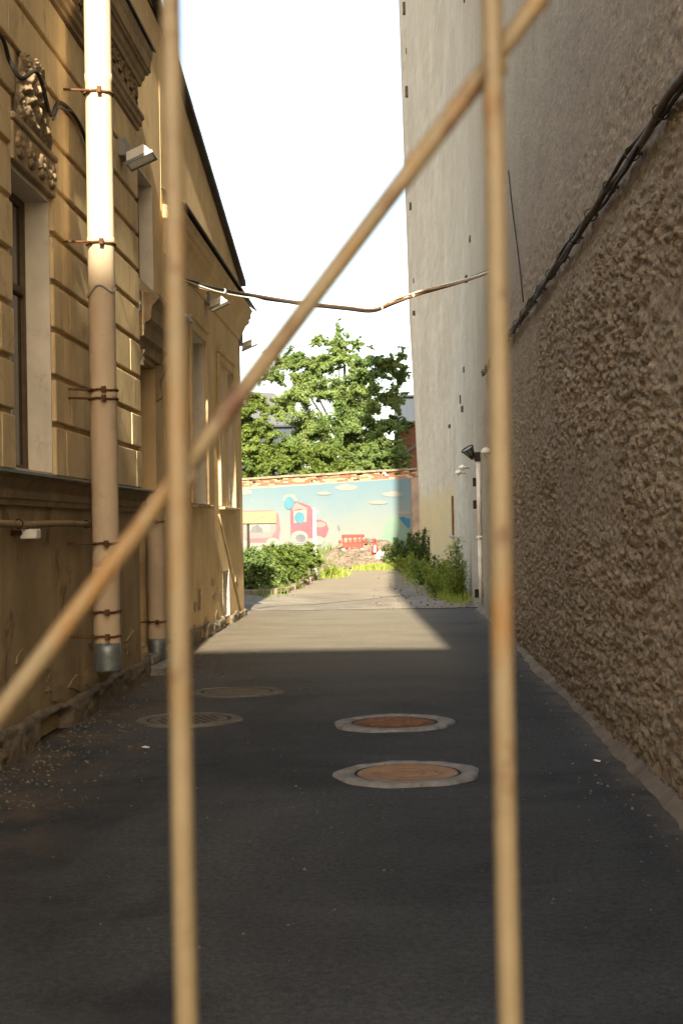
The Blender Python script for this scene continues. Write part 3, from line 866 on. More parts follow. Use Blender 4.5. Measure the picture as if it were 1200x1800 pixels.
# dark stubs standing in for the shaded cavities in the wall
for (px, py, hh, ww) in ((738, 14, 20, 6), (731, 161, 18, 6), (740, 362, 12, 5), (747, 181, 9, 3), (731, 89, 8, 2), (757, 492, 11, 6), (747, 493, 7, 2), (747, 550, 7, 6), (765, 651, 9, 3), (767, 703, 14, 2), (765, 720, 10, 5), (755, 750, 6, 5), (757, 422, 9, 3), (757, 1, 6, 2)):
    p = onX(1.55, px, py)
    if p.y > 52: p = onX(1.15, px, py)
    if p.y > 58 or p.y < 0: p = onY(55.5, px, py)
    x = float(wall_x(np.array(p.y), np.array(p.z)))
    for it in range(6):
        p = onX(x, px, py)
        if p.y > 58 or p.y < 0: p = onY(56, px, py)
        x = float(wall_x(np.array(p.y), np.array(p.z)))
    s_ = p.y/2500; hz = hh*s_; pr = max(.03, ww*s_*.8)
    q = MB(); q.box(x-pr, x+.05, p.y-.12, p.y+.12, p.z-hz/2, p.z+hz/2, .01); q.build('cavity_stub', 'darkmetal', rb)
# narrow bricked window slit with sill
x = float(wall_x(np.array(40.3), np.array(1.8)))
q = MB(); q.box(x-.06, x+.1, 39.7, 39.95, 1.32, 2.42, .01); q.build('slit_frame', 'rust', rb)
q = MB(); q.box(x-.035, x+.1, 39.95, 40.6, 1.32, 2.38, .01); q.build('slit_infill', aged('pinkish_brick_fill', (.40, .25, .20), .25, 3), rb)
q = MB(); q.box(x-.12, x+.05, 39.6, 40.8, 1.24, 1.315, .01); q.build('slit_sill', 'concrete', rb)
# rough concrete strip along the foot
ys = var_steps(-.5, 30, .09, .14); us = np.linspace(0, 1, 7)
Y, U = np.meshgrid(ys, us, indexing='ij')
wd = .055+.10*(fbm(Y*.6, Y*0, 14)-.5)+.05*(fbm(Y*4, Y*0, 15)-.5)
X = 1.60-U*(wd+.1); Z = .075*(1-U**1.6)+(fbm(Y*5, U*3, 16)-.5)*.035-.012*U
np_mesh('concrete_footing', np.stack([X.ravel(), Y.ravel(), Z.ravel()], 1), grid_faces(len(ys), 7), 'dirtyconc', rb, smooth=True)

# cable bundle on the wall
ca, cb = onX(1.47, 905, 570), onX(1.47, 1200, 130)
cbl = thing('wall_cable', 'thick black double cable running level along the rough right-hand wall', 'cable', (1.45, 12, 4.1))
def cz(y): return ca.z+(cb.z-ca.z)*(y-ca.y)/(cb.y-ca.y)
for k, (dz, rr, ph) in enumerate(((.034, .014, 0), (-.036, .013, 1.9), (-.002, .025, 4))):
    pts = []
    y = -.4
    while y < 24.5:
        pts.append((1.485-.012*math.sin(y*2.1+ph), y, cz(y)+dz+.014*math.sin(y*2.3+ph)+.008*math.sin(y*5.7+ph*2))); y += .09
    q = MB(); q.tube(pts, rr, 8); q.build('cable_strand', 'duct' if k == 2 else 'black', cbl)
for k in range(20):
    y = 6+k*.95; q = MB()
    q.tube([(1.485+.045*math.cos(a), y+.02*math.sin(a), cz(y)+.050*math.sin(a)) for a in [i*PI/6 for i in range(13)]], .005, 5, False)
    q.box(1.49, 1.6, y-.012, y+.012, cz(y)-.01, cz(y)+.012); q.build('cable_clip', 'black', cbl)
q = MB(); d0, d1 = onX(1.53, 893, 300), onX(1.49, 919, 530)
q.tube([d0.lerp(d1, i/8)+Vector((0, .05*math.sin(i*.8), 0)) for i in range(9)], .008, 6)
q.build('thin_drop_wire', 'black', None, 'thin wire dropping down the right wall to the thick cable', 'wire', loc=tuple(d1))

# overhead cable bundle across the alley
q_anchor = onX(XW+.05, 322, 494)
kp = [q_anchor, onY(q_anchor.y+.5, 372, 507), onY(20.6, 430, 518), onY(21.3, 520, 533), onY(22.2, 610, 542), onY(22.6, 655, 545), onY(22.9, 690, 532), onY(23.2, 735, 516), onY(23.5, 800, 497), onX(1.54, 862, 476)]
kp = smooth_pts(kp, 5)
oc = thing('overhead_cable', 'sagging bundle of brown, black and white cables strung across the alley', 'cable', tuple(kp[0]))
for k, (mat_, rr) in enumerate((('rust', .02), ('black', .022), ('white', .012), ('trim', .014))):
    ang = k*PI/2
    q = MB(); q.tube([p+Vector((0, .025*math.cos(ang+i*.12), .022*math.sin(ang+i*.12)+(.02*math.sin(i*.35+k) if k > 1 else 0))) for i, p in enumerate(kp)], rr, 7); q.build('cable_strand', mat_, oc)
for i in (7, 27, 34):
    p = kp[min(i, len(kp)-1)]; q = MB(); tq = (kp[min(i+1, len(kp)-1)]-kp[i-1]).normalized()
    q.tube([p-tq*.02, p+tq*.02], .038, 10); q.build('cable_tie', 'white', oc)

# thin conduit pipe, lamp and cameras on the right wall
XRw = 1.50
a, b = onX(XRw, 845, 808), onX(XRw, 848, 1052)
cpz = thing('conduit_pipe', 'white plastic conduit pipe climbing the right wall to the spotlight', 'pipe', (XRw, 26.5, .1))
q = MB(); q.tube([(XRw, 26.5, .12), (XRw, 26.5, 1.35)], .034, 10); q.build('pipe_section', 'white', cpz)
q = MB(); q.tube([(XRw, 26.5, 1.37), (XRw, 26.5, 2.75)], .042, 10); q.build('pipe_section', 'white', cpz)
q = MB(); q.lathe([(.055, 0), (.06, .03), (.05, .06)], (XRw, 26.5, 1.34), 12); q.build('pipe_coupling', 'white', cpz)
for z in (.32, 1.98, 2.40):
    q = MB(); q.box(XRw-.10, XRw+.05, 26.62, 26.68, z-.08, z+.08, .005); q.build('pipe_clamp', 'black', cpz)
sl = thing('spotlight', 'black wire-cage spotlight on a bracket atop the white conduit pipe', 'spotlight', (1.5, 26.6, 2.85))
q = MB()
c0 = Vector((1.31, 26.5, 3.0)); ax = Vector((-.45, -.25, .75)).normalized()
T = Matrix.Translation(c0) @ ax.to_track_quat('Z', 'Y').to_matrix().to_4x4()
def Tp(x, y, z): return T @ Vector((x, y, z))
for k in range(8):
    a_ = k*PI/4; q.tube([Tp(.05*math.cos(a_), .05*math.sin(a_), -.16), Tp(.12*math.cos(a_), .12*math.sin(a_), .02)], .008, 5)
q.tube([Tp(.12*math.cos(i*PI/10), .12*math.sin(i*PI/10), .02) for i in range(21)], .011, 6, False)
q.build('cage', 'black', sl)
q = MB(); q.lathe([(.03, -.19), (.055, -.17), (.05, -.12), (.02, -.10)], (0, 0, 0), 12, 'Z'); bmesh.ops.transform(q.bm, matrix=T, verts=q.bm.verts); q.build('lamp_base', 'black', sl)
q = MB(); q.lathe([(.04, -.15), (.10, .0), (.11, .012)], (0, 0, 0), 16); bmesh.ops.transform(q.bm, matrix=T, verts=q.bm.verts); q.build('reflector', 'grey', sl)
q = MB(); q.tube([Tp(0, 0, -.18), (1.38, 26.5, 2.83), (1.40, 26.5, 2.83), (1.42, 26.5, 2.86), (1.56, 26.5, 2.86)], .02, 8); q.box(1.43, 1.6, 26.42, 26.56, 2.78, 2.95, .01); q.build('bracket', 'black', sl)
def dome(px, py, X, label, r):
    p = onX(X, px, py)
    t = thing('dome_lamp', label, 'lamp', tuple(p), 0, 'white dome lamps on the right wall')
    q = MB(); q.lathe([(r*.98, -.01), (r, .0), (r*.94, r*.3), (r*.7, r*.62), (r*.35, r*.82), (r*.05, r*.88)], (0, 0, 0), 18); q.build('shade', 'white', t, local=True)
    q = MB(); q.lathe([(r*.1, -r*.9), (r*.45, -r*.6), (r*.8, -.015)], (0, 0, 0), 16); q.build('lamp_globe', 'lampglass', t, local=True)
    q = MB(); q.tube([(r*.3, 0, 0), (1.62-p.x, 0, -.02)], .02, 7); q.build('bracket', 'grey', t, local=True)
    return t
dome(854, 795, 1.42, 'white dome lamp above the spotlight on the right wall', .09)
dome(812, 822, 1.40, 'white dome lamp with a dark bracket, right one of the close pair', .075)
dome(805, 831, 1.38, 'white dome lamp lowest on the wall, left one of the close pair', .075)

# ================================================================== MANHOLES
def ring_outline(r, n, wob, seed): 
    g = random.Random(seed); ph = [g.random()*6.28 for _ in range(4)]
    return [r*(1+wob*(math.sin(2*a+ph[0])+.6*math.sin(5*a+ph[1])+.5*math.sin(9*a+ph[2]))) for a in [i*2*PI/n for i in range(n)]]
def manhole(cx, cy, ro, rc, label, ringmat, covermat, pattern, seed):
    z0 = float(dips(np.array(cx), np.array(cy)))
    t = thing('manhole', label, 'manhole', (cx, cy, z0), 0, 'manhole covers in the alley')
    n = 64; RO = ring_outline(ro, n, .034, seed); ri = rc*1.06
    V = []; F = []
    prof = [(1.0, .002, 1), (.97, .012, 1), (.85, .017, 1)]
    rings = []
    for k in range(n):
        a = 2*PI*k/n; c, s_ = math.cos(a), math.sin(a); g = random.Random(seed*100+k)
        for rr, zz in ((RO[k]*1.012, -.02), (RO[k], .012), (RO[k]*.95, .019+.004*g.random()), ((RO[k]+ri)/2, .021+.005*g.random()), (ri*1.02, .018), (ri, -.03)):
            V.append((cx+rr*c, cy+rr*s_, z0+zz))
    for k in range(n):
        for j in range(5): F.append((k*6+j, ((k+1) % n)*6+j, ((k+1) % n)*6+j+1, k*6+j+1))
    np_mesh('concrete_ring', V, F, ringmat, t, smooth=True)
    q = MB(); q.lathe([(ri*.999, -.03), (ri*.998, .012), (rc*1.02, .014), (rc*1.02, -.01)], (cx, cy, z0), 48); q.build('iron_frame', 'black', t)
    q = MB(); q.lathe([(rc, -.015), (rc, .010), (rc*.985, .014), (rc*.9, .015), (rc*.88, .011), (0.01, .011)], (cx, cy, z0), 48); cov = q.build('cover', 'rust' if pattern == 'studs' else covermat, t)
    if pattern == 'studs':
        q = MB(); s_ = .052
        for i in range(-6, 7):
            for j in range(-6, 7):
                x, y = i*s_+(.026 if j % 2 else 0), j*s_
                if x*x+y*y < (rc*.82)**2: q.box(cx+x-.018, cx+x+.018, cy+y-.014, cy+y+.014, z0+.010, z0+.024)
        q.build('tread_studs', covermat, cov, kind='stuff')
    elif pattern == 'holes':
        for i in range(-4, 5):
            for j in range(-4, 5):
                x, y = i*.066+(.033 if j % 2 else 0), j*.066
                if x*x+y*y < (rc*.8)**2:
                    q = MB(); q.lathe([(.018, .0105), (.018, .0135), (.012, .0135)], (cx+x, cy+y, z0), 10); q.build('drain_hole', 'dark', cov)
    else:
        for rr_ in (.30, .62):
            q = MB(); q.lathe([(rc*rr_, .0105), (rc*rr_, .0145), (rc*rr_+.014, .0145), (rc*rr_+.014, .0105)], (cx, cy, z0), 40); q.bm.faces.ensure_lookup_table(); bmesh.ops.delete(q.bm, geom=[f for f in q.bm.faces if len(f.verts) > 4], context='FACES'); q.build('raised_rim', covermat, cov)
        for a_ in (0, PI):
            q = MB(); q.box(cx+.2*math.cos(a_)-.03, cx+.2*math.cos(a_)+.03, cy-.006, cy+.006, z0+.010, z0+.0125); q.build('lifting_slot', 'rust', cov)
    return t
M['cover_orange'] = aged('orange_rust_plate', (.285, .165, .088), .3, 5, .75, (.42, .28, .17), .5, 0, .4, .004)
M['cover_rust'] = aged('red_rust_plate', (.19, .098, .052), .35, 8, .8, (.33, .17, .08), .5, 0, .5, .004)
M['cover_grey'] = aged('dusty_iron_plate', (.135, .11, .078), .25, 6, .8, (.09, .07, .05), .5, 0, .4, .004)
M['ring'] = aged('pale_mortar', (.235, .235, .225), .4, 7, .92, (.085, .083, .078), .75, 0, .8, .008)
M['ring_dirt'] = aged('dirty_mortar', (.15, .135, .11), .35, 6, .93, (.08, .072, .06), .6, 0, .8, .008)
manhole(.03, 9.17, .455, .325, 'smooth orange-rusted manhole cover in a wide grey mortar ring, nearest to the gate', 'ring', 'cover_orange', 'plain', 1)
manhole(-.06, 11.5, .485, .33, 'studded rusty manhole cover behind the nearest one, in a pale mortar ring', 'ring', 'cover_rust', 'studs', 2)
manhole(-1.60, 13.85, .44, .33, 'dusty grey manhole cover on the left, farthest along the alley', 'ring_dirt', 'cover_grey', 'plain', 3)
manhole(-1.78, 11.85, .43, .33, 'grey drain cover with round holes, half behind the left gate bar', 'ring_dirt', 'cover_grey', 'holes', 4)
# litter
for (px, py, lab, s_) in ((1049, 1340, 'crumpled white scrap of paper on the dark asphalt near the right wall', .028), (257, 1316, 'small white scrap of paper on the asphalt near the left wall', .035)):
    p = onZ(0.0, px, py); q = MB()
    q.prism([(p.x+s_*math.cos(i*PI/3)*(.7+.6*rnd.random()), p.y+s_*1.4*math.sin(i*PI/3), .004+.014*rnd.random()) for i in range(6)], (0, 0, .004))
    q.build('paper_scrap', 'paper', None, lab, 'litter', loc=(p.x, p.y, 0))

# ================================================================== FAR END: mural wall
PA, PB = Vector((1.12, 60.45, 0)), Vector((-13, 64.6, 0))
U_ = (PB-PA).normalized(); N_ = Vector((U_.y, -U_.x, 0));
if N_.y > 0: N_ = -N_
MW = thing('mural_wall', 'plastered brick yard wall with a painted mural, closing the far end of the alley', 'wall', tuple(PA))
L_ = (PB-PA).length
def WP(u, z, out=0.0): return PA + U_*u + N_*out + Vector((0, 0, z))
top = lambda u: 4.0-.028*u
mb = MB(); mb.prism([WP(0, -.1), WP(L_, -.1), WP(L_, top(L_)-.32), WP(0, top(0)-.32)], -N_*.4); mb.build('wall', aged('bare_pinkish_render', (.27, .20, .16), .35, 1.5, .95, (.16, .13, .11), .5, .2), MW)
def on_wall(px, py):
    d = sight(px, py); t = (PA-CAM).dot(N_)/d.dot(N_); p = CAM+d*t
    return (p-PA).dot(U_), p.z
# exposed brick courses at the top, brick by brick
bset = {}
for row in range(4):
    for k in range(58):
        u = k*.262+(.131 if row % 2 else 0)
        if u > L_-.3 or rnd.random() < .06: continue
        z = top(u)-.32+row*.078
        q = MB(); q.prism([WP(u, z, -.3), WP(u+.25, z, -.3), WP(u+.25, z+.068, -.3), WP(u, z+.068, -.3)], N_*(.3+rnd.uniform(-.02, .015)))
        q.build('brick', 'brickred' if rnd.random() < .6 else 'trim', MW)
for k in range(16):                                   # coping slabs
    u = k*.93-.02; t_ = rnd.uniform(-.012, .012)
    q = MB(); q.prism([WP(u, top(u)+t_, .09), WP(u+.92, top(u+.92)+t_, .09), WP(u+.92, top(u+.92)+.09+t_, .09), WP(u, top(u)+.09+t_, .09)], -N_*.55); q.build('coping_slab', 'dirtyconc', MW)
# mural panel
ur, _z0 = on_wall(722, 845)
mb = MB(); mb.prism([WP(ur, .0, .02), WP(L_, .0, .02), WP(L_, top(L_)-.36, .02), WP(ur+6, top(ur+6)-.40, .02), WP(ur, top(ur)-.34, .02)], -N_*.015)
mural = mb.build('mural_panel', 'mural', MW)
lay = [0]
def motif(pts, mat, name):
    lay[0] += 1; o = .024+.004*(lay[0] % 9)
    P = [on_wall(*p) for p in pts]
    m_ = MB(); m_.prism([WP(u, z, o) for u, z in P], -N_*.003); return m_.build(name, mat, mural)
def ell(cx, cy, rx, ry, n=22, a0=0, a1=2*PI): return [(cx+rx*math.cos(a0+(a1-a0)*i/n), cy+ry*math.sin(a0+(a1-a0)*i/n)) for i in range(n)]
def cloud(cx, cy, w_, h_):
    g = random.Random(int(cx*7+cy)); pts = []
    for i in range(28):
        a = 2*PI*i/28; b = .8+.34*abs(math.sin(2.5*a+cx))**.6
        y = math.sin(a); pts.append((cx+w_/2*math.cos(a)*b, cy+h_/2*(y*b if y < 0 else y*.55)))
    return pts
for c in ((609, 858, 36, 13), (430, 866, 26, 14), (510, 878, 24, 18), (690, 870, 34, 12), (712, 902, 24, 9), (665, 884, 30, 9), (570, 868, 22, 7)):
    motif(cloud(*c), 'p_cloud', 'painted_cloud')
motif([(668, 975), (671, 945), (677, 922), (685, 909), (694, 906), (703, 911), (711, 922), (717, 928), (721.5, 926), (721.5, 975)], 'p_green', 'painted_hill')
motif([(701, 910), (708, 908), (721, 912), (721, 940), (712, 950), (702, 940)], 'p_deep', 'painted_pond')
motif(ell(600, 905, 16, 20), 'mural', 'painted_tree')
# pink bus at left
motif([(400, 955), (402, 905), (412, 898), (482, 897), (490, 904), (493, 930), (490, 953)], 'p_bus', 'painted_bus_body')
motif([(402, 948), (404, 908), (414, 902), (478, 902), (484, 908), (486, 932), (478, 944), (462, 946)], 'p_lpink', 'painted_bus_side')
motif([(432, 936), (432, 912), (474, 910), (476, 935)], 'p_white', 'painted_bus_window')
motif([(440, 936), (444, 926), (454, 922), (462, 930), (463, 936)], 'p_grey', 'painted_passenger')
motif(ell(480, 954, 11, 9), 'p_white', 'painted_wheel'); motif(ell(425, 955, 11, 9), 'p_white', 'painted_wheel')
# pink engine
motif(ell(509, 884, 9, 11), 'p_blue', 'painted_ball')
motif([(511, 946), (510, 888), (516, 881), (532, 884), (546, 890), (551, 900), (553, 946)], 'p_pink', 'painted_cab')
motif([(554, 943), (552, 915), (562, 913), (573, 918), (578, 930), (573, 944), (562, 947)], 'p_pink', 'painted_bonnet')
motif(ell(563, 922, 10, 5), 'p_lpink', 'painted_bonnet_light')
motif([(517, 920), (516, 898), (540, 896), (539, 917)], 'p_white', 'painted_cab_window')
motif(ell(527, 910, 9, 10), 'p_blue', 'painted_face')
motif([(515, 898), (513, 888), (522, 884), (532, 889), (541, 893), (538, 898), (528, 894)], 'p_lpink', 'painted_cap')
motif(ell(527, 944, 15, 11), 'p_white', 'painted_wheel'); motif(ell(529, 946, 9, 7), 'p_grey', 'painted_hub')
motif(ell(560, 950, 10, 8), 'p_white', 'painted_wheel')
motif([(592, 925), (595, 921), (598, 930), (597, 936), (594, 932)], 'p_grey', 'painted_bird')

# ================================================================== FAR END: ground heap, barrier and scraps
HC = onY(57.5, 626, 985)
def heap_z(X, Y):
    a = ((X+1.75)/1.75)**2+((Y-58.6)/3.4)**2
    b = ((X+.5)/1.3)**2+((Y-58.8)/2.6)**2
    h = .66*np.exp(-a*1.3)+.36*np.exp(-b*1.5)+.3*sstep(55, 60, Y)*1.0
    return h*(1+.5*(fbm(X*1.5, Y*1.5, 8)-.5))+(fbm(X*4, Y*4, 18)-.5)*.10*sstep(.02, .2, h)
hx = np.linspace(-9, 1.3, 90); hy = np.linspace(54, 66, 80)
X, Y = np.meshgrid(hx, hy, indexing='ij'); Z = heap_z(X, Y)-.02
np_mesh('rubble_heap', np.stack([X.ravel(), Y.ravel(), Z.ravel()], 1), grid_faces(90, 80), 'rubble', smooth=True, kind='structure')
hz = lambda x, y: float(heap_z(np.array(float(x)), np.array(float(y))))-.02
stones('heap_stones', 900, lambda g: -1.5+g.normal(0, 1.0), lambda g: 54.5+4.5*g.random(), .05, 'rubble', hz, 9)

bx0, bx1 = onY(57.6, 597, 955).x, onY(57.6, 643, 955).x
byc = 57.6; bzb = min(hz(bx0+.2, byc), hz(bx1-.2, byc))-.01
br = thing('road_barrier', 'red plastic road barrier with white gaps standing on the rubble heap', 'barrier', ((bx0+bx1)/2, byc, bzb))
hb = bx1-bx0
q = MB(); q.box(bx0+.12, bx1-.12, byc-.05, byc+.05, bzb+.05, bzb+.30, .03); q.build('lower_panel', 'red', br)
q = MB(); q.box(bx0+.08, bx1-.06, byc-.055, byc+.055, bzb+.50, bzb+.62, .03); q.build('top_rail', 'red', br)
for k in range(5):
    x = bx0+.13+k*(hb-.3)/4
    q = MB(); q.box(x-.035+.02*(k % 2), x+.045, byc-.04, byc+.04, bzb+.28, bzb+.52, .01); q.build('picket', 'red', br)
for s_, x in ((-1, bx0), (1, bx1)):
    q = MB(); q.box(x-.06 if s_ < 0 else x-.06, x+.06, byc-.045, byc+.045, bzb+.27, bzb+.40, .03); q.build('coupling_lug', 'red', br)
    q = MB(); q.box(x-s_*.16-.06, x-s_*.16+.06, byc-.25, byc+.25, bzb-.02, bzb+.06, .02); q.build('foot', 'white', br)
# folding red stand
p = onY(56.6, 659, 985); zb = hz(p.x, 56.6)
st = thing('folding_stand', 'narrow red folding warning stand to the right of the road barrier', 'warning stand', (p.x, 56.6, zb))
for s_ in (-1, 1):
    q = MB(); q.tube([(p.x+s_*.12, 56.6-.03, zb-.02), (p.x+s_*.015, 56.6, zb+.66)], .035, 6); q.build('leg', 'red', st)
q = MB(); q.box(p.x-.075, p.x+.075, 56.575, 56.60, zb+.12, zb+.40, .005); q.build('panel', 'white', st)
q = MB(); q.tube([(p.x-.09, 56.58, zb+.15), (p.x+.09, 56.58, zb+.15)], .02, 6); q.build('crossbar', 'red', st)
def lump(name, c, sx, sy, sz, mat, label, cat, seed):
    b = bmesh.new(); bmesh.ops.create_icosphere(b, subdivisions=3, radius=1)
    for v in b.verts:
        n = v.co.copy(); f = 1+.55*(float(fbm(np.array(n.x*1.7+seed), np.array(n.y*1.7+n.z*2.3), seed))-.5)*2*.6
        v.co = Vector((c[0]+n.x*sx*f, c[1]+n.y*sy*f, c[2]+max(n.z*f, -.35)*sz))
    m_ = MB(); m_.merge(b); return m_.build(name, mat, None, label, cat, loc=tuple(c))
p = onY(56.3, 671, 982); lump('rubbish_sack', (p.x, 56.3, hz(p.x, 56.3)+.1), .26, .2, .24, 'bagwhite', 'pale sack of rubbish slumped at the foot of the rubble heap', 'sack', 3)
p = onY(56.0, 692, 988); lump('rubbish_bag', (p.x, 55.8, hz(p.x, 55.8)+.08), .26, .2, .17, 'bagblack', 'black rubbish bag lying by the weeds at the end of the path', 'bag', 5)
p = onY(56.9, 682, 978); q = MB(); q.box(p.x-.14, p.x+.16, 56.8, 57.1, hz(p.x, 57)-.03, hz(p.x, 57)+.3, .02); bx_ = q.build('cardboard_box', aged('faded_carton', (.34, .22, .19), .2, 3), None, 'faded pinkish carton between the sack and the black bag', 'box', loc=(p.x, 57, hz(p.x, 57)))
q = MB(); q.prism([(p.x-.14, 56.79, hz(p.x, 57)+.3), (p.x+.16, 56.79, hz(p.x, 57)+.3), (p.x+.16, 56.68, hz(p.x, 57)+.22), (p.x-.14, 56.68, hz(p.x, 57)+.22)], (0, .004, .004)); q.build('flap', aged('faded_carton_flap', (.36, .25, .21), .2, 3), bx_)

# kerb stones of the shrub bed, each a stone
kb = [(-9, 34.45), (-3.05, 34.45), (-2.75, 36.5), (-2.62, 43.5), (-2.75, 52)]
kerb = thing('kerb', 'uneven pale kerb stones edging the shrub bed', 'kerb', (-3.05, 34.4, 0))
for (xa, ya), (xb, yb) in zip(kb, kb[1:]):
    d = Vector((xb-xa, yb-ya, 0)); L2 = d.length; d.normalize(); n = max(1, round(L2/.95)); a = math.atan2(d.y, d.x)
    for k in range(n):
        c = Vector((xa, ya, 0))+d*(L2*(k+.5)/n)
        Tm = Matrix.Translation(c) @ Matrix.Rotation(a+rnd.uniform(-.05, .05), 4, 'Z') @ Matrix.Rotation(rnd.uniform(-.03, .03), 4, 'Y')
        q = MB(); q.box(-L2/n*.494, L2/n*.494, -.075, .075, -.05, .12+rnd.uniform(-.015, .015), .012, Tm); q.build('kerb_stone', 'dirtyconc', kerb)
sheet('planting_bed', -9, -2.75, 34.5, 54, .055, 'earth', 30, 60, lambda X, Y: (fbm(X*2, Y*2, 40)-.5)*.05)

# white post, yellow sign
wpst = onZ(0, 555, 1018)
po = thing('white_post', 'slim white metal post standing at the corner of the shrub bed', 'post', (wpst.x, wpst.y, 0))
q = MB(); q.tube([(wpst.x, wpst.y, 0), (wpst.x-.012, wpst.y, 2.2)], .055, 10, True, [.062, .048]); q.build('post', 'white', po)
q = MB(); q.box(wpst.x+.02, wpst.x+.12, wpst.y-.02, wpst.y+.02, 2.02, 2.14, .01); q.build('hook_plate', 'grey', po)
q = MB(); q.tube([(wpst.x-.01, wpst.y, 2.19), (wpst.x-.01, wpst.y, 2.22)], .055, 10); q.build('post_cap', 'white', po)
sgl, sgr = onY(50, 405, 900), onY(50, 486, 921)
sg = thing('yellow_sign', 'long yellow signboard with black lower edge on a dark post above the shrubs', 'sign', ((sgl.x+sgr.x)/2, 50, 0))
q = MB(); q.box(sgl.x, sgr.x, 49.97, 50.01, sgr.z+.035, sgl.z, .006); q.build('board', 'sign', sg)
q = MB(); q.box(sgl.x, sgr.x-.01, 49.96, 50.02, sgr.z, sgr.z+.032, .004); q.build('lower_edge', 'black', sg)
px_ = onY(50, 436, 930).x
q = MB(); q.tube([(px_, 50.04, 0), (px_, 50.04, sgl.z-.05)], .05, 8); q.build('post', 'black', sg)
q = MB()
for (dx, w_) in ((.55, .1), (.70, .14), (1.05, .12), (1.22, .08)):
    q.box(sgl.x+dx, sgl.x+dx+w_, 49.964, 49.969, (sgl.z+sgr.z)/2-.012, (sgl.z+sgr.z)/2+.018)
q.build('faded_print', 'p_grey', sg)

# ================================================================== FOLIAGE
def leaves(C, N, size, g, aspect=.55, tone=None, spread=1.0):
    """one pointed leaf (2 triangles) per row of C, facing roughly along N"""
    n = len(C)
    nrm = N + g.normal(0, .75*spread, (n, 3)); nrm /= np.linalg.norm(nrm, axis=1)[:, None]+1e-9
    t = g.normal(0, 1, (n, 3)); t[:, 2] -= .5
    t -= nrm*np.sum(t*nrm, 1)[:, None]; t /= np.linalg.norm(t, axis=1)[:, None]+1e-9
    b = np.cross(nrm, t)
    sz = size*(.6+.8*g.random(n))[:, None]
    fold = nrm*sz*.16
    V = np.stack([C-t*sz*.5, C+b*sz*aspect*.5+fold, C+t*sz*.5, C-b*sz*aspect*.5+fold], 1).reshape(-1, 3)
    F = np.arange(4*n).reshape(-1, 4)
    return V, F
def crown(clusters, per, size, seed, shell=.55, tone_var=.25, aspect=.55, gaps=.35, sprays=0):
    """clusters: (x, y, z, rx, rz); leaves thicken towards each clump's outside and break into sprays"""
    g = np.random.default_rng(seed); CC, NN, TT = [], [], []
    if sprays:
        for (x, y, z, rx, rz) in clusters:
            base = g.normal(.5, .12)
            for q in range(sprays):
                d = g.normal(0, 1, 3); d /= np.linalg.norm(d); rr = g.random()**.45
                c = np.array((x, y, z))+d*np.array((rx, rx, rz))*rr
                n = max(6, int(per*rx*rz/sprays*(.5+g.random()))); L = rx*(.30+.35*g.random())
                ax = d*np.array((1, 1, .5))+np.array((0, 0, -.15))+g.normal(0, .35, 3); ax /= np.linalg.norm(ax)
                t = g.random(n)
                p = c+ax*((t-.5)*2*L)[:, None]+np.array((0, 0, -1))*(t*t*L*.15)[:, None]+g.normal(0, 1, (n, 3))*np.array((L*.30, L*.30, L*.20))*(1.1-.7*t)[:, None]
                CC.append(p); NN.append(np.tile(d*.5+np.array((0, -.55, .75)), (n, 1))); TT.append(g.normal(base+g.normal(0, .1), tone_var*.8, n))
        clusters = []
    for (x, y, z, rx, rz) in clusters:
        n = int(per*rx*rz)
        d = g.normal(0, 1, (n*2, 3)); d /= np.linalg.norm(d, axis=1)[:, None]
        d = d[d[:, 2] > -.75][:n]; m = len(d)
        lump_ = vnoise(d[:, 0]*2.3+x*3, d[:, 1]*2.3+d[:, 2]*3.1+z*5, seed)
        rr = (shell+(1-shell)*g.random(m)**.7)*(.72+.50*lump_)
        keep = vnoise(d[:, 0]*4.5+z, d[:, 2]*4.5+d[:, 1]*3+x, seed+3) > gaps*(g.random(m)*.6+.5)
        p = np.array((x, y, z))+d*np.array((rx, rx, rz))*rr[:, None]
        base = g.normal(.5, .16)
        CC.append(p[keep]); NN.append((d+np.array((0, -.25, .75)))[keep]); TT.append((base+g.normal(0, tone_var, m))[keep])
    C = np.concatenate(CC); N = np.concatenate(NN); T_ = np.clip(np.concatenate(TT), 0, 1)
    V, F = leaves(C, N, size, g, aspect)
    return V, F, T_
def wood(root, base, tips, r0, seed, name='trunk', split=.3):
    g = random.Random(seed); q = MB(); base = Vector(base)
    topz = max(t[2] for t in tips); cx = sum(t[0] for t in tips)/len(tips); cy = sum(t[1] for t in tips)/len(tips)
    mid = [base.lerp(Vector((cx, cy, topz)), k/6)+Vector((g.uniform(-.1, .1), g.uniform(-.1, .1), 0))*(k > 0) for k in range(7)]
    q.tube(mid, r0, 9, True, [r0*(1-.8*k/6) for k in range(7)])
    tr = q.build(name, 'bark', root)
    for t in tips:
        t = Vector(t); k = max(0, min(5, int(6*split+ (t.z-base.z)/(topz-base.z+.01)*3.2 - 1))); a = mid[k]
        m_ = a.lerp(t, .5)+Vector((g.uniform(-.2, .2), g.uniform(-.2, .2), .12*(t-a).length)); rr = r0*(1-.8*k/6)*.55
        q = MB(); q.tube([a, a.lerp(m_, .5)+Vector((0, 0, .05)), m_, t], rr, 6, True, [rr, rr*.8, rr*.55, rr*.18]); q.build('limb', 'bark', tr)
def px_cl(Y, L):
    out = []
    for (px, py, r, *rest) in L:
        p = onY(Y+(rest[0] if rest else 0), px, py); s_ = p.y/2500; out.append((p.x, p.y, p.z, r*s_, r*s_*.85))
    return out
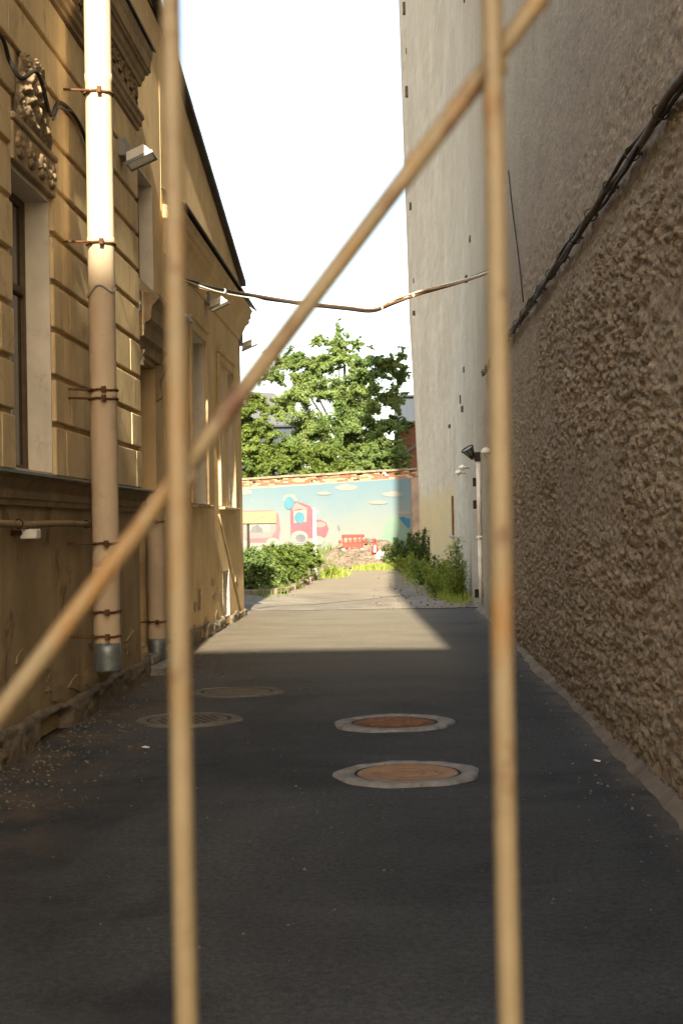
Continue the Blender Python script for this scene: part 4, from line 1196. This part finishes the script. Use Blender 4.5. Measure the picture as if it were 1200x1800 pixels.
# the big tree behind the wall
Yt = 71
big = px_cl(Yt, [(595, 610, 22), (575, 635, 26), (612, 640, 26, -1), (545, 650, 34), (500, 640, 24), (520, 625, 18), (640, 660, 34, -1), (665, 645, 26), (690, 640, 20), (705, 625, 9), (700, 660, 20, 1),
    (480, 665, 20), (470, 635, 9), (525, 690, 38, -1), (585, 690, 40, -1.5), (640, 710, 40, -1.5), (690, 700, 26), (500, 715, 26, 0), (545, 745, 40, -1), (605, 750, 42, -2), (660, 760, 38, -2), (695, 745, 24),
    (520, 790, 38, -1), (575, 800, 40, -2), (630, 805, 40, -2), (680, 805, 30, -1), (595, 585, 10), (560, 600, 12), (625, 605, 12)])
bt = thing('broadleaf_tree', 'large leafy broadleaf tree rising behind the mural wall', 'tree', (big[0][0], Yt, 0))
V, F, T_ = crown(big, 7800, .125, 5, .12, .3, .6, .34, 16)
gt = np.random.default_rng(8)                          # thin sprays at the top and sides
spr = px_cl(Yt, [(597, 566, 7), (594, 580, 9), (612, 588, 6), (561, 590, 7), (575, 598, 7), (708, 612, 8), (714, 645, 6), (716, 662, 5), (468, 618, 6), (460, 675, 6), (650, 610, 7), (632, 592, 5), (480, 610, 8), (710, 735, 8), (465, 650, 5)])
V2, F2, T2 = crown(spr, 2200, .14, 15, .05, .25, .5, .25, 5)
np_mesh('crown', np.concatenate([V, V2]), np.concatenate([F, F2+len(V)]), 'leaf_a', bt, tone=np.concatenate([T_, T2]))
tips = [c[:3] for c in big[:22:2]]
wood(bt, (big[0][0], Yt, 0), tips, .24, 4)
def shrub_thing(name, label, cat, Y, L, mat, per, size, seed, group=None, gaps=.35, shell=.4, stem_r=.05, sprays=12):
    cl = px_cl(Y, L); bx = sum(c[0] for c in cl)/len(cl)
    t = thing(name, label, cat, (bx, Y, 0), 0, group)
    V, F, T_ = crown(cl, per, size, seed, shell, .25, .55, gaps, sprays)
    V[:, 2] = np.maximum(V[:, 2], .03)
    np_mesh('foliage', V, F, mat, t, tone=T_)
    wood(t, (bx, Y, 0), [c[:3] for c in cl[::2]][:6], stem_r, seed, 'stem')
    return t
shrub_thing('young_tree', 'lighter green bushy tree at the left behind the mural wall', 'tree', 69, [(425, 715, 26), (450, 708, 20), (470, 720, 12), (420, 750, 34), (455, 750, 26), (425, 790, 36), (465, 790, 30), (440, 820, 30), (465, 820, 24), (485, 800, 20), (475, 765, 18), (395, 740, 30), (390, 790, 34)], 'leaf_b', 5000, .15, 31, None, .35, .35, .12)
shrub_thing('bush', 'yellowish green bush just over the middle of the mural wall', 'bush', 66.6, [(485, 815, 22), (515, 822, 22), (550, 818, 24), (580, 790, 20, .5), (575, 755, 14, .5), (600, 822, 24), (530, 800, 20, .4), (470, 830, 16), (500, 832, 14), (530, 832, 14), (565, 830, 16), (500, 790, 18, .6), (555, 795, 22, .4), (610, 800, 20, .4)], 'leaf_b', 7000, .125, 32, 'bushes behind the mural wall')
shrub_thing('bush', 'darker green bush over the right half of the mural wall', 'bush', 66.2, [(635, 818, 24), (665, 812, 24), (692, 808, 20), (700, 785, 16, .5), (680, 785, 20, .5), (650, 795, 22, .3), (615, 830, 14), (645, 828, 14), (680, 826, 14), (705, 826, 10), (625, 795, 20, .3), (712, 815, 10), (665, 770, 18, .6)], 'leaf_a', 7000, .125, 33, 'bushes behind the mural wall')

# shrubs in the bed on the left of the path
SG = 'shrubs in the bed beside the path'
shrub_thing('shrub', 'dark dense shrub at the near end of the bed, shaded by the yellow building', 'shrub', 36.6, [(440, 985, 26), (460, 990, 26), (430, 1015, 24), (455, 1020, 24), (478, 1010, 22), (470, 1028, 14), (440, 1035, 14), (410, 1000, 30)], 'leaf_a', 13000, .075, 41, SG, .25, .4, .05, 40)
shrub_thing('shrub', 'sunlit light green shrub in the middle of the bed', 'shrub', 39.2, [(480, 975, 22), (500, 980, 24), (520, 985, 22), (505, 1005, 22), (490, 1010, 20), (525, 1005, 16)], 'leaf_b', 13000, .075, 42, SG, .25, .4, .05, 40)
shrub_thing('shrub', 'loose sunlit shrub at the far end of the bed behind the white post', 'shrub', 42.6, [(525, 970, 18), (543, 968, 16), (545, 985, 18), (530, 992, 18), (556, 985, 10), (510, 965, 14)], 'leaf_b', 11000, .08, 43, SG, .3, .4, .05, 40)

# weeds
def weed(x, y, h, n, spread_, mat, label, seed, size=.06, group='weeds growing along the right wall', name='weed', z0=0):
    g = np.random.default_rng(seed); t = thing(name, label, 'weed', (x, y, z0), 0, group)
    q = MB(); C = []; N = []
    for k in range(n):
        a = g.random()*6.28; d = spread_*g.random()**.6; hh = h*(.30+.75*g.random()**1.2)*(1-.25*d/(spread_+.01))
        b0 = np.array((x+d*.5*math.cos(a), y+d*.5*math.sin(a), z0)); tp = np.array((x+d*math.cos(a)*1.15, y+d*math.sin(a)*1.15, z0+hh))
        md = (b0+tp)/2+np.array((0, 0, hh*.12)); q.tube([tuple(b0), tuple(md), tuple(tp)], .008, 4, False, [.009, .007, .003])
        m = int(75*hh/.5)
        s_ = g.random(m)**.8; P = b0*(1-s_)[:, None]**2+2*(s_*(1-s_))[:, None]*md+tp*(s_**2)[:, None]
        C.append(P+g.normal(0, 1, (m, 3))*(.05+.05*(1-s_))[:, None]*min(h, .9)); N.append(np.tile((0, -.2, .7), (m, 1)))
    q.build('stem', mat, t)
    C = np.concatenate(C); C[:, 2] = np.maximum(C[:, 2], z0+.02); V, F = leaves(C, np.concatenate(N), size, g, .4)
    np_mesh('foliage', V, F, mat, t, tone=np.clip(g.normal(.5, .25, len(F)), 0, 1)); return t
weed(1.26, 31.0, 1.35, 20, .30, 'leaf_d', 'tall bright green feathery weed against the right wall, nearest of the row', 51, .055)
weed(.98, 31.8, .62, 26, .50, 'leaf_d', 'low yellowish weed clump at the foot of the tall feathery one', 52, .055)
weed(1.10, 34.8, .8, 24, .50, 'leaf_d', 'broad yellow-green weed clump on the right, second in the row', 53, .08)
weed(.92, 38.5, .8, 24, .58, 'leaf_b', 'mid-green leafy weed below the narrow slit window', 54, .08)
weed(.80, 43.5, .65, 26, .75, 'leaf_d', 'spreading yellow-green weed patch further along the right wall', 55, .07)
weed(.45, 48.5, .7, 28, .85, 'leaf_d', 'light green weeds in front of the dark nettles', 56, .08)
weed(.72, 53.5, 1.6, 22, .6, 'leaf_c', 'tall dark green nettles in the far corner by the mural', 57, .11)
weed(-.02, 55.5, 1.05, 20, .66, 'leaf_c', 'dark green nettles beside the black rubbish bag', 58, .10)
weed(.4, 57.5, 1.3, 22, .7, 'leaf_c', 'dark green nettles right in front of the end of the mural', 59, .11)
weed(wpst.x+.35, wpst.y+1.2, .5, 18, .5, 'leaf_d', 'low yellow-green weeds right behind the white post', 60, .06, 'weeds along the left kerb')
weed(wpst.x-.35, wpst.y-.6, .4, 14, .4, 'leaf_d', 'low weeds in front of the white post by the kerb', 61, .06, 'weeds along the left kerb')
weed(-2.75, 37.2, .28, 10, .3, 'leaf_d', 'small weed tuft pushing over the near kerb stones', 62, .045, 'weeds along the left kerb')
weed(-3.0, 35.0, .22, 9, .25, 'leaf_d', 'tiny weed tuft at the corner of the kerb', 63, .04, 'weeds along the left kerb')
def grass(name, cx, cy, rx, ry, n, h, mat, seed, fz=None):
    g = np.random.default_rng(seed); a = g.random(n)*6.28; r = np.abs(g.normal(0, .55, n))
    x = cx+rx*r*np.cos(a); y = cy+ry*r*np.sin(a)
    kp_ = (fbm(x*2.2, y*1.1, seed) > .44) & (x < 1.5); x, y = x[kp_], y[kp_]; n = len(x); z = heap_z(x, y)-.02 if fz else np.zeros(n)
    hh = h*(.25+1.1*g.random(n)**1.6); dx = g.normal(0, .35, n)*hh; dy = g.normal(0, .35, n)*hh; w_ = .012+.012*g.random(n)
    V = np.stack([np.stack([x-w_, y, z], 1), np.stack([x+w_, y, z], 1), np.stack([x+dx, y+dy, z+hh], 1)], 1).reshape(-1, 3)
    np_mesh(name, V, np.arange(3*n).reshape(-1, 3), mat, tone=np.clip(g.normal(.6, .25, n), 0, 1), kind='stuff')
grass('grass', -.95, 53.2, .85, 1.5, 2600, .2, 'leaf_d', 71)
grass('grass', -2.2, 47.5, .45, 2.6, 2200, .22, 'leaf_d', 72)
grass('grass', .9, 46, .6, 9, 3500, .22, 'leaf_d', 73)
grass('grass', 1.2, 31.5, .35, 2.2, 1200, .18, 'leaf_d', 74)
grass('grass', -3.2, 37, .5, 3.2, 1600, .16, 'leaf_b', 75)
grass('grass', -4.2, 57.5, 1.5, 4, 3000, .4, 'leaf_b', 76, True)

# ================================================================== BEYOND THE WALL
sh = thing('brick_outbuilding', 'red brick outbuilding with a sloping ledge behind the right end of the mural wall', 'building', (2.6, 74, 0))
q = MB(); q.prism([(.05, 74, 0), (6, 74, 0), (6, 74, 8.2), (1.0, 74, 6.9), (.05, 74, 6.35)], (0, 5, 0)); q.build('wall', None, sh)
kbm = NB('brick_courses')
bt_ = kbm.n('TexBrick'); bt_.inputs['Scale'].default_value = 1; bt_.inputs['Brick Width'].default_value = .26; bt_.inputs['Row Height'].default_value = .08; bt_.inputs['Mortar Size'].default_value = .008
bt_.inputs['Color1'].default_value = (.22, .075, .04, 1); bt_.inputs['Color2'].default_value = (.30, .12, .07, 1); bt_.inputs['Mortar'].default_value = (.20, .16, .13, 1)
mpb = kbm.n('Mapping'); mpb.inputs['Rotation'].default_value = (PI/2, 0, 0); kbm.l(kbm.tc.outputs['Object'], mpb.inputs[0]); kbm.l(mpb.outputs[0], bt_.inputs['Vector'])
for ch in sh.children: ch.data.materials.append(kbm.done(bt_.outputs['Color'], .9))
q = MB(); q.prism([(-.05, 73.8, 5.1), (1.1, 73.8, 5.75), (1.1, 73.8, 5.93), (-.05, 73.8, 5.28)], (0, .3, 0)); q.build('sloping_ledge', 'dirtyconc', sh)
q = MB(); q.prism([(-.12, 73.7, 6.28), (1.0, 73.7, 6.95), (6.2, 73.7, 8.3), (6.2, 73.7, 8.45), (1.0, 73.7, 7.1), (-.12, 73.7, 6.42)], (0, 5.6, 0)); q.build('roof', 'brickred', sh)
def hall(x0, x1, y, z, label):
    t = thing('metal_hall', label, 'building', ((x0+x1)/2, y, 0), 0, None)
    q = MB(); q.box(x0, x1, y, y+14, 0, z); q.build('wall', 'roofgrey', t)
    n = int((x1-x0)/.5)
    q = MB()
    for k in range(n): q.box(x0+k*.5, x0+k*.5+.06, y-.05, y-.002, .1, z-.05)
    q.build('wall_ribs', 'roofgrey', t, kind='stuff')
    q = MB(); q.prism([(x0-.3, y-.3, z), (x1+.3, y-.3, z), (x1+.3, y+7, z+.6), (x0-.3, y+7, z+.6)], (0, 0, .12)); q.build('roof', 'roofgrey', t)
    return t
hall(-.2, 14, 110, 11.6, 'blue-grey metal hall far behind the tree, beside the tall building')
hh_ = hall(-16, -8.2, 112, 9.6, 'pale grey pitched metal roof glimpsed through gaps at the left of the tree')
q = MB(); q.prism([(-16, 112, 9.75), (-8.2, 112, 9.75), (-9.6, 112, 12.3), (-14, 112, 12.6)], (0, 12, 0)); q.build('pitched_roof', aged('pale_roof_sheet', (.06, .066, .075), .1, .8, .6), hh_)

# ================================================================== GATE in front of the camera
YG = 1.0
gate = thing('iron_gate', 'ochre painted iron gate with rust spots, two bars and a diagonal in front', 'gate', (-.4, YG, 0))
xs = [-.155+.2265*k for k in range(-10, 7)]
for x in xs:
    q = MB(); n = 16
    q.tube([(x+.0008*math.sin(k*1.3), YG, .06+2.6*k/n) for k in range(n+1)], .0088, 16, True, [.0093-.0028*k/n for k in range(n+1)])
    q.build('bar', 'gate', gate)
sl_ = (1.965-1.482)/(.10+.28)
q = MB(); xa, xb = -.95, .62
q.tube([(xa+(xb-xa)*k/14, YG+.0150, 1.482+(xa+(xb-xa)*k/14+.28)*sl_) for k in range(15)], .0070, 14); q.build('diagonal_brace', 'gate', gate)
for x in xs[6:14]:
    zq = 1.482+(x+.28)*sl_
    if -.9 < x < .6:
        q = MB(); q.lathe([(.001, -.008), (.005, -.006), (.006, 0), (.005, .006), (.001, .008)], (x+.006, YG+.010, zq-.004), 8); q.build('weld_bead', 'gate', gate)
for z in (.06, 2.66):
    q = MB(); q.box(xs[0]-.03, xs[-1]+.03, YG-.015, YG+.015, z-.02, z+.02, .003); q.build('rail', 'gate', gate)
for x in (xs[0]-.05, xs[-1]+.05):
    q = MB(); q.box(x-.025, x+.025, YG-.025, YG+.025, 0, 2.75, .004); q.build('gate_post', 'gate', gate)

# ================================================================== unseen house behind the viewer, sized to shape light in the near alley
sb = thing('street_house', 'plain rendered house across the street, unseen and sized to shade the near alley', 'building', (0, -40, 0))
HB = 30.4
q = MB(); q.box(-4.6, 5.6, -48, -34, 0, HB-.2); q.build('wall', 'street', sb)
q = MB(); q.box(-4.9, 5.9, -48.3, -33.95, HB-.2, HB); q.build('roof', 'darkmetal', sb)
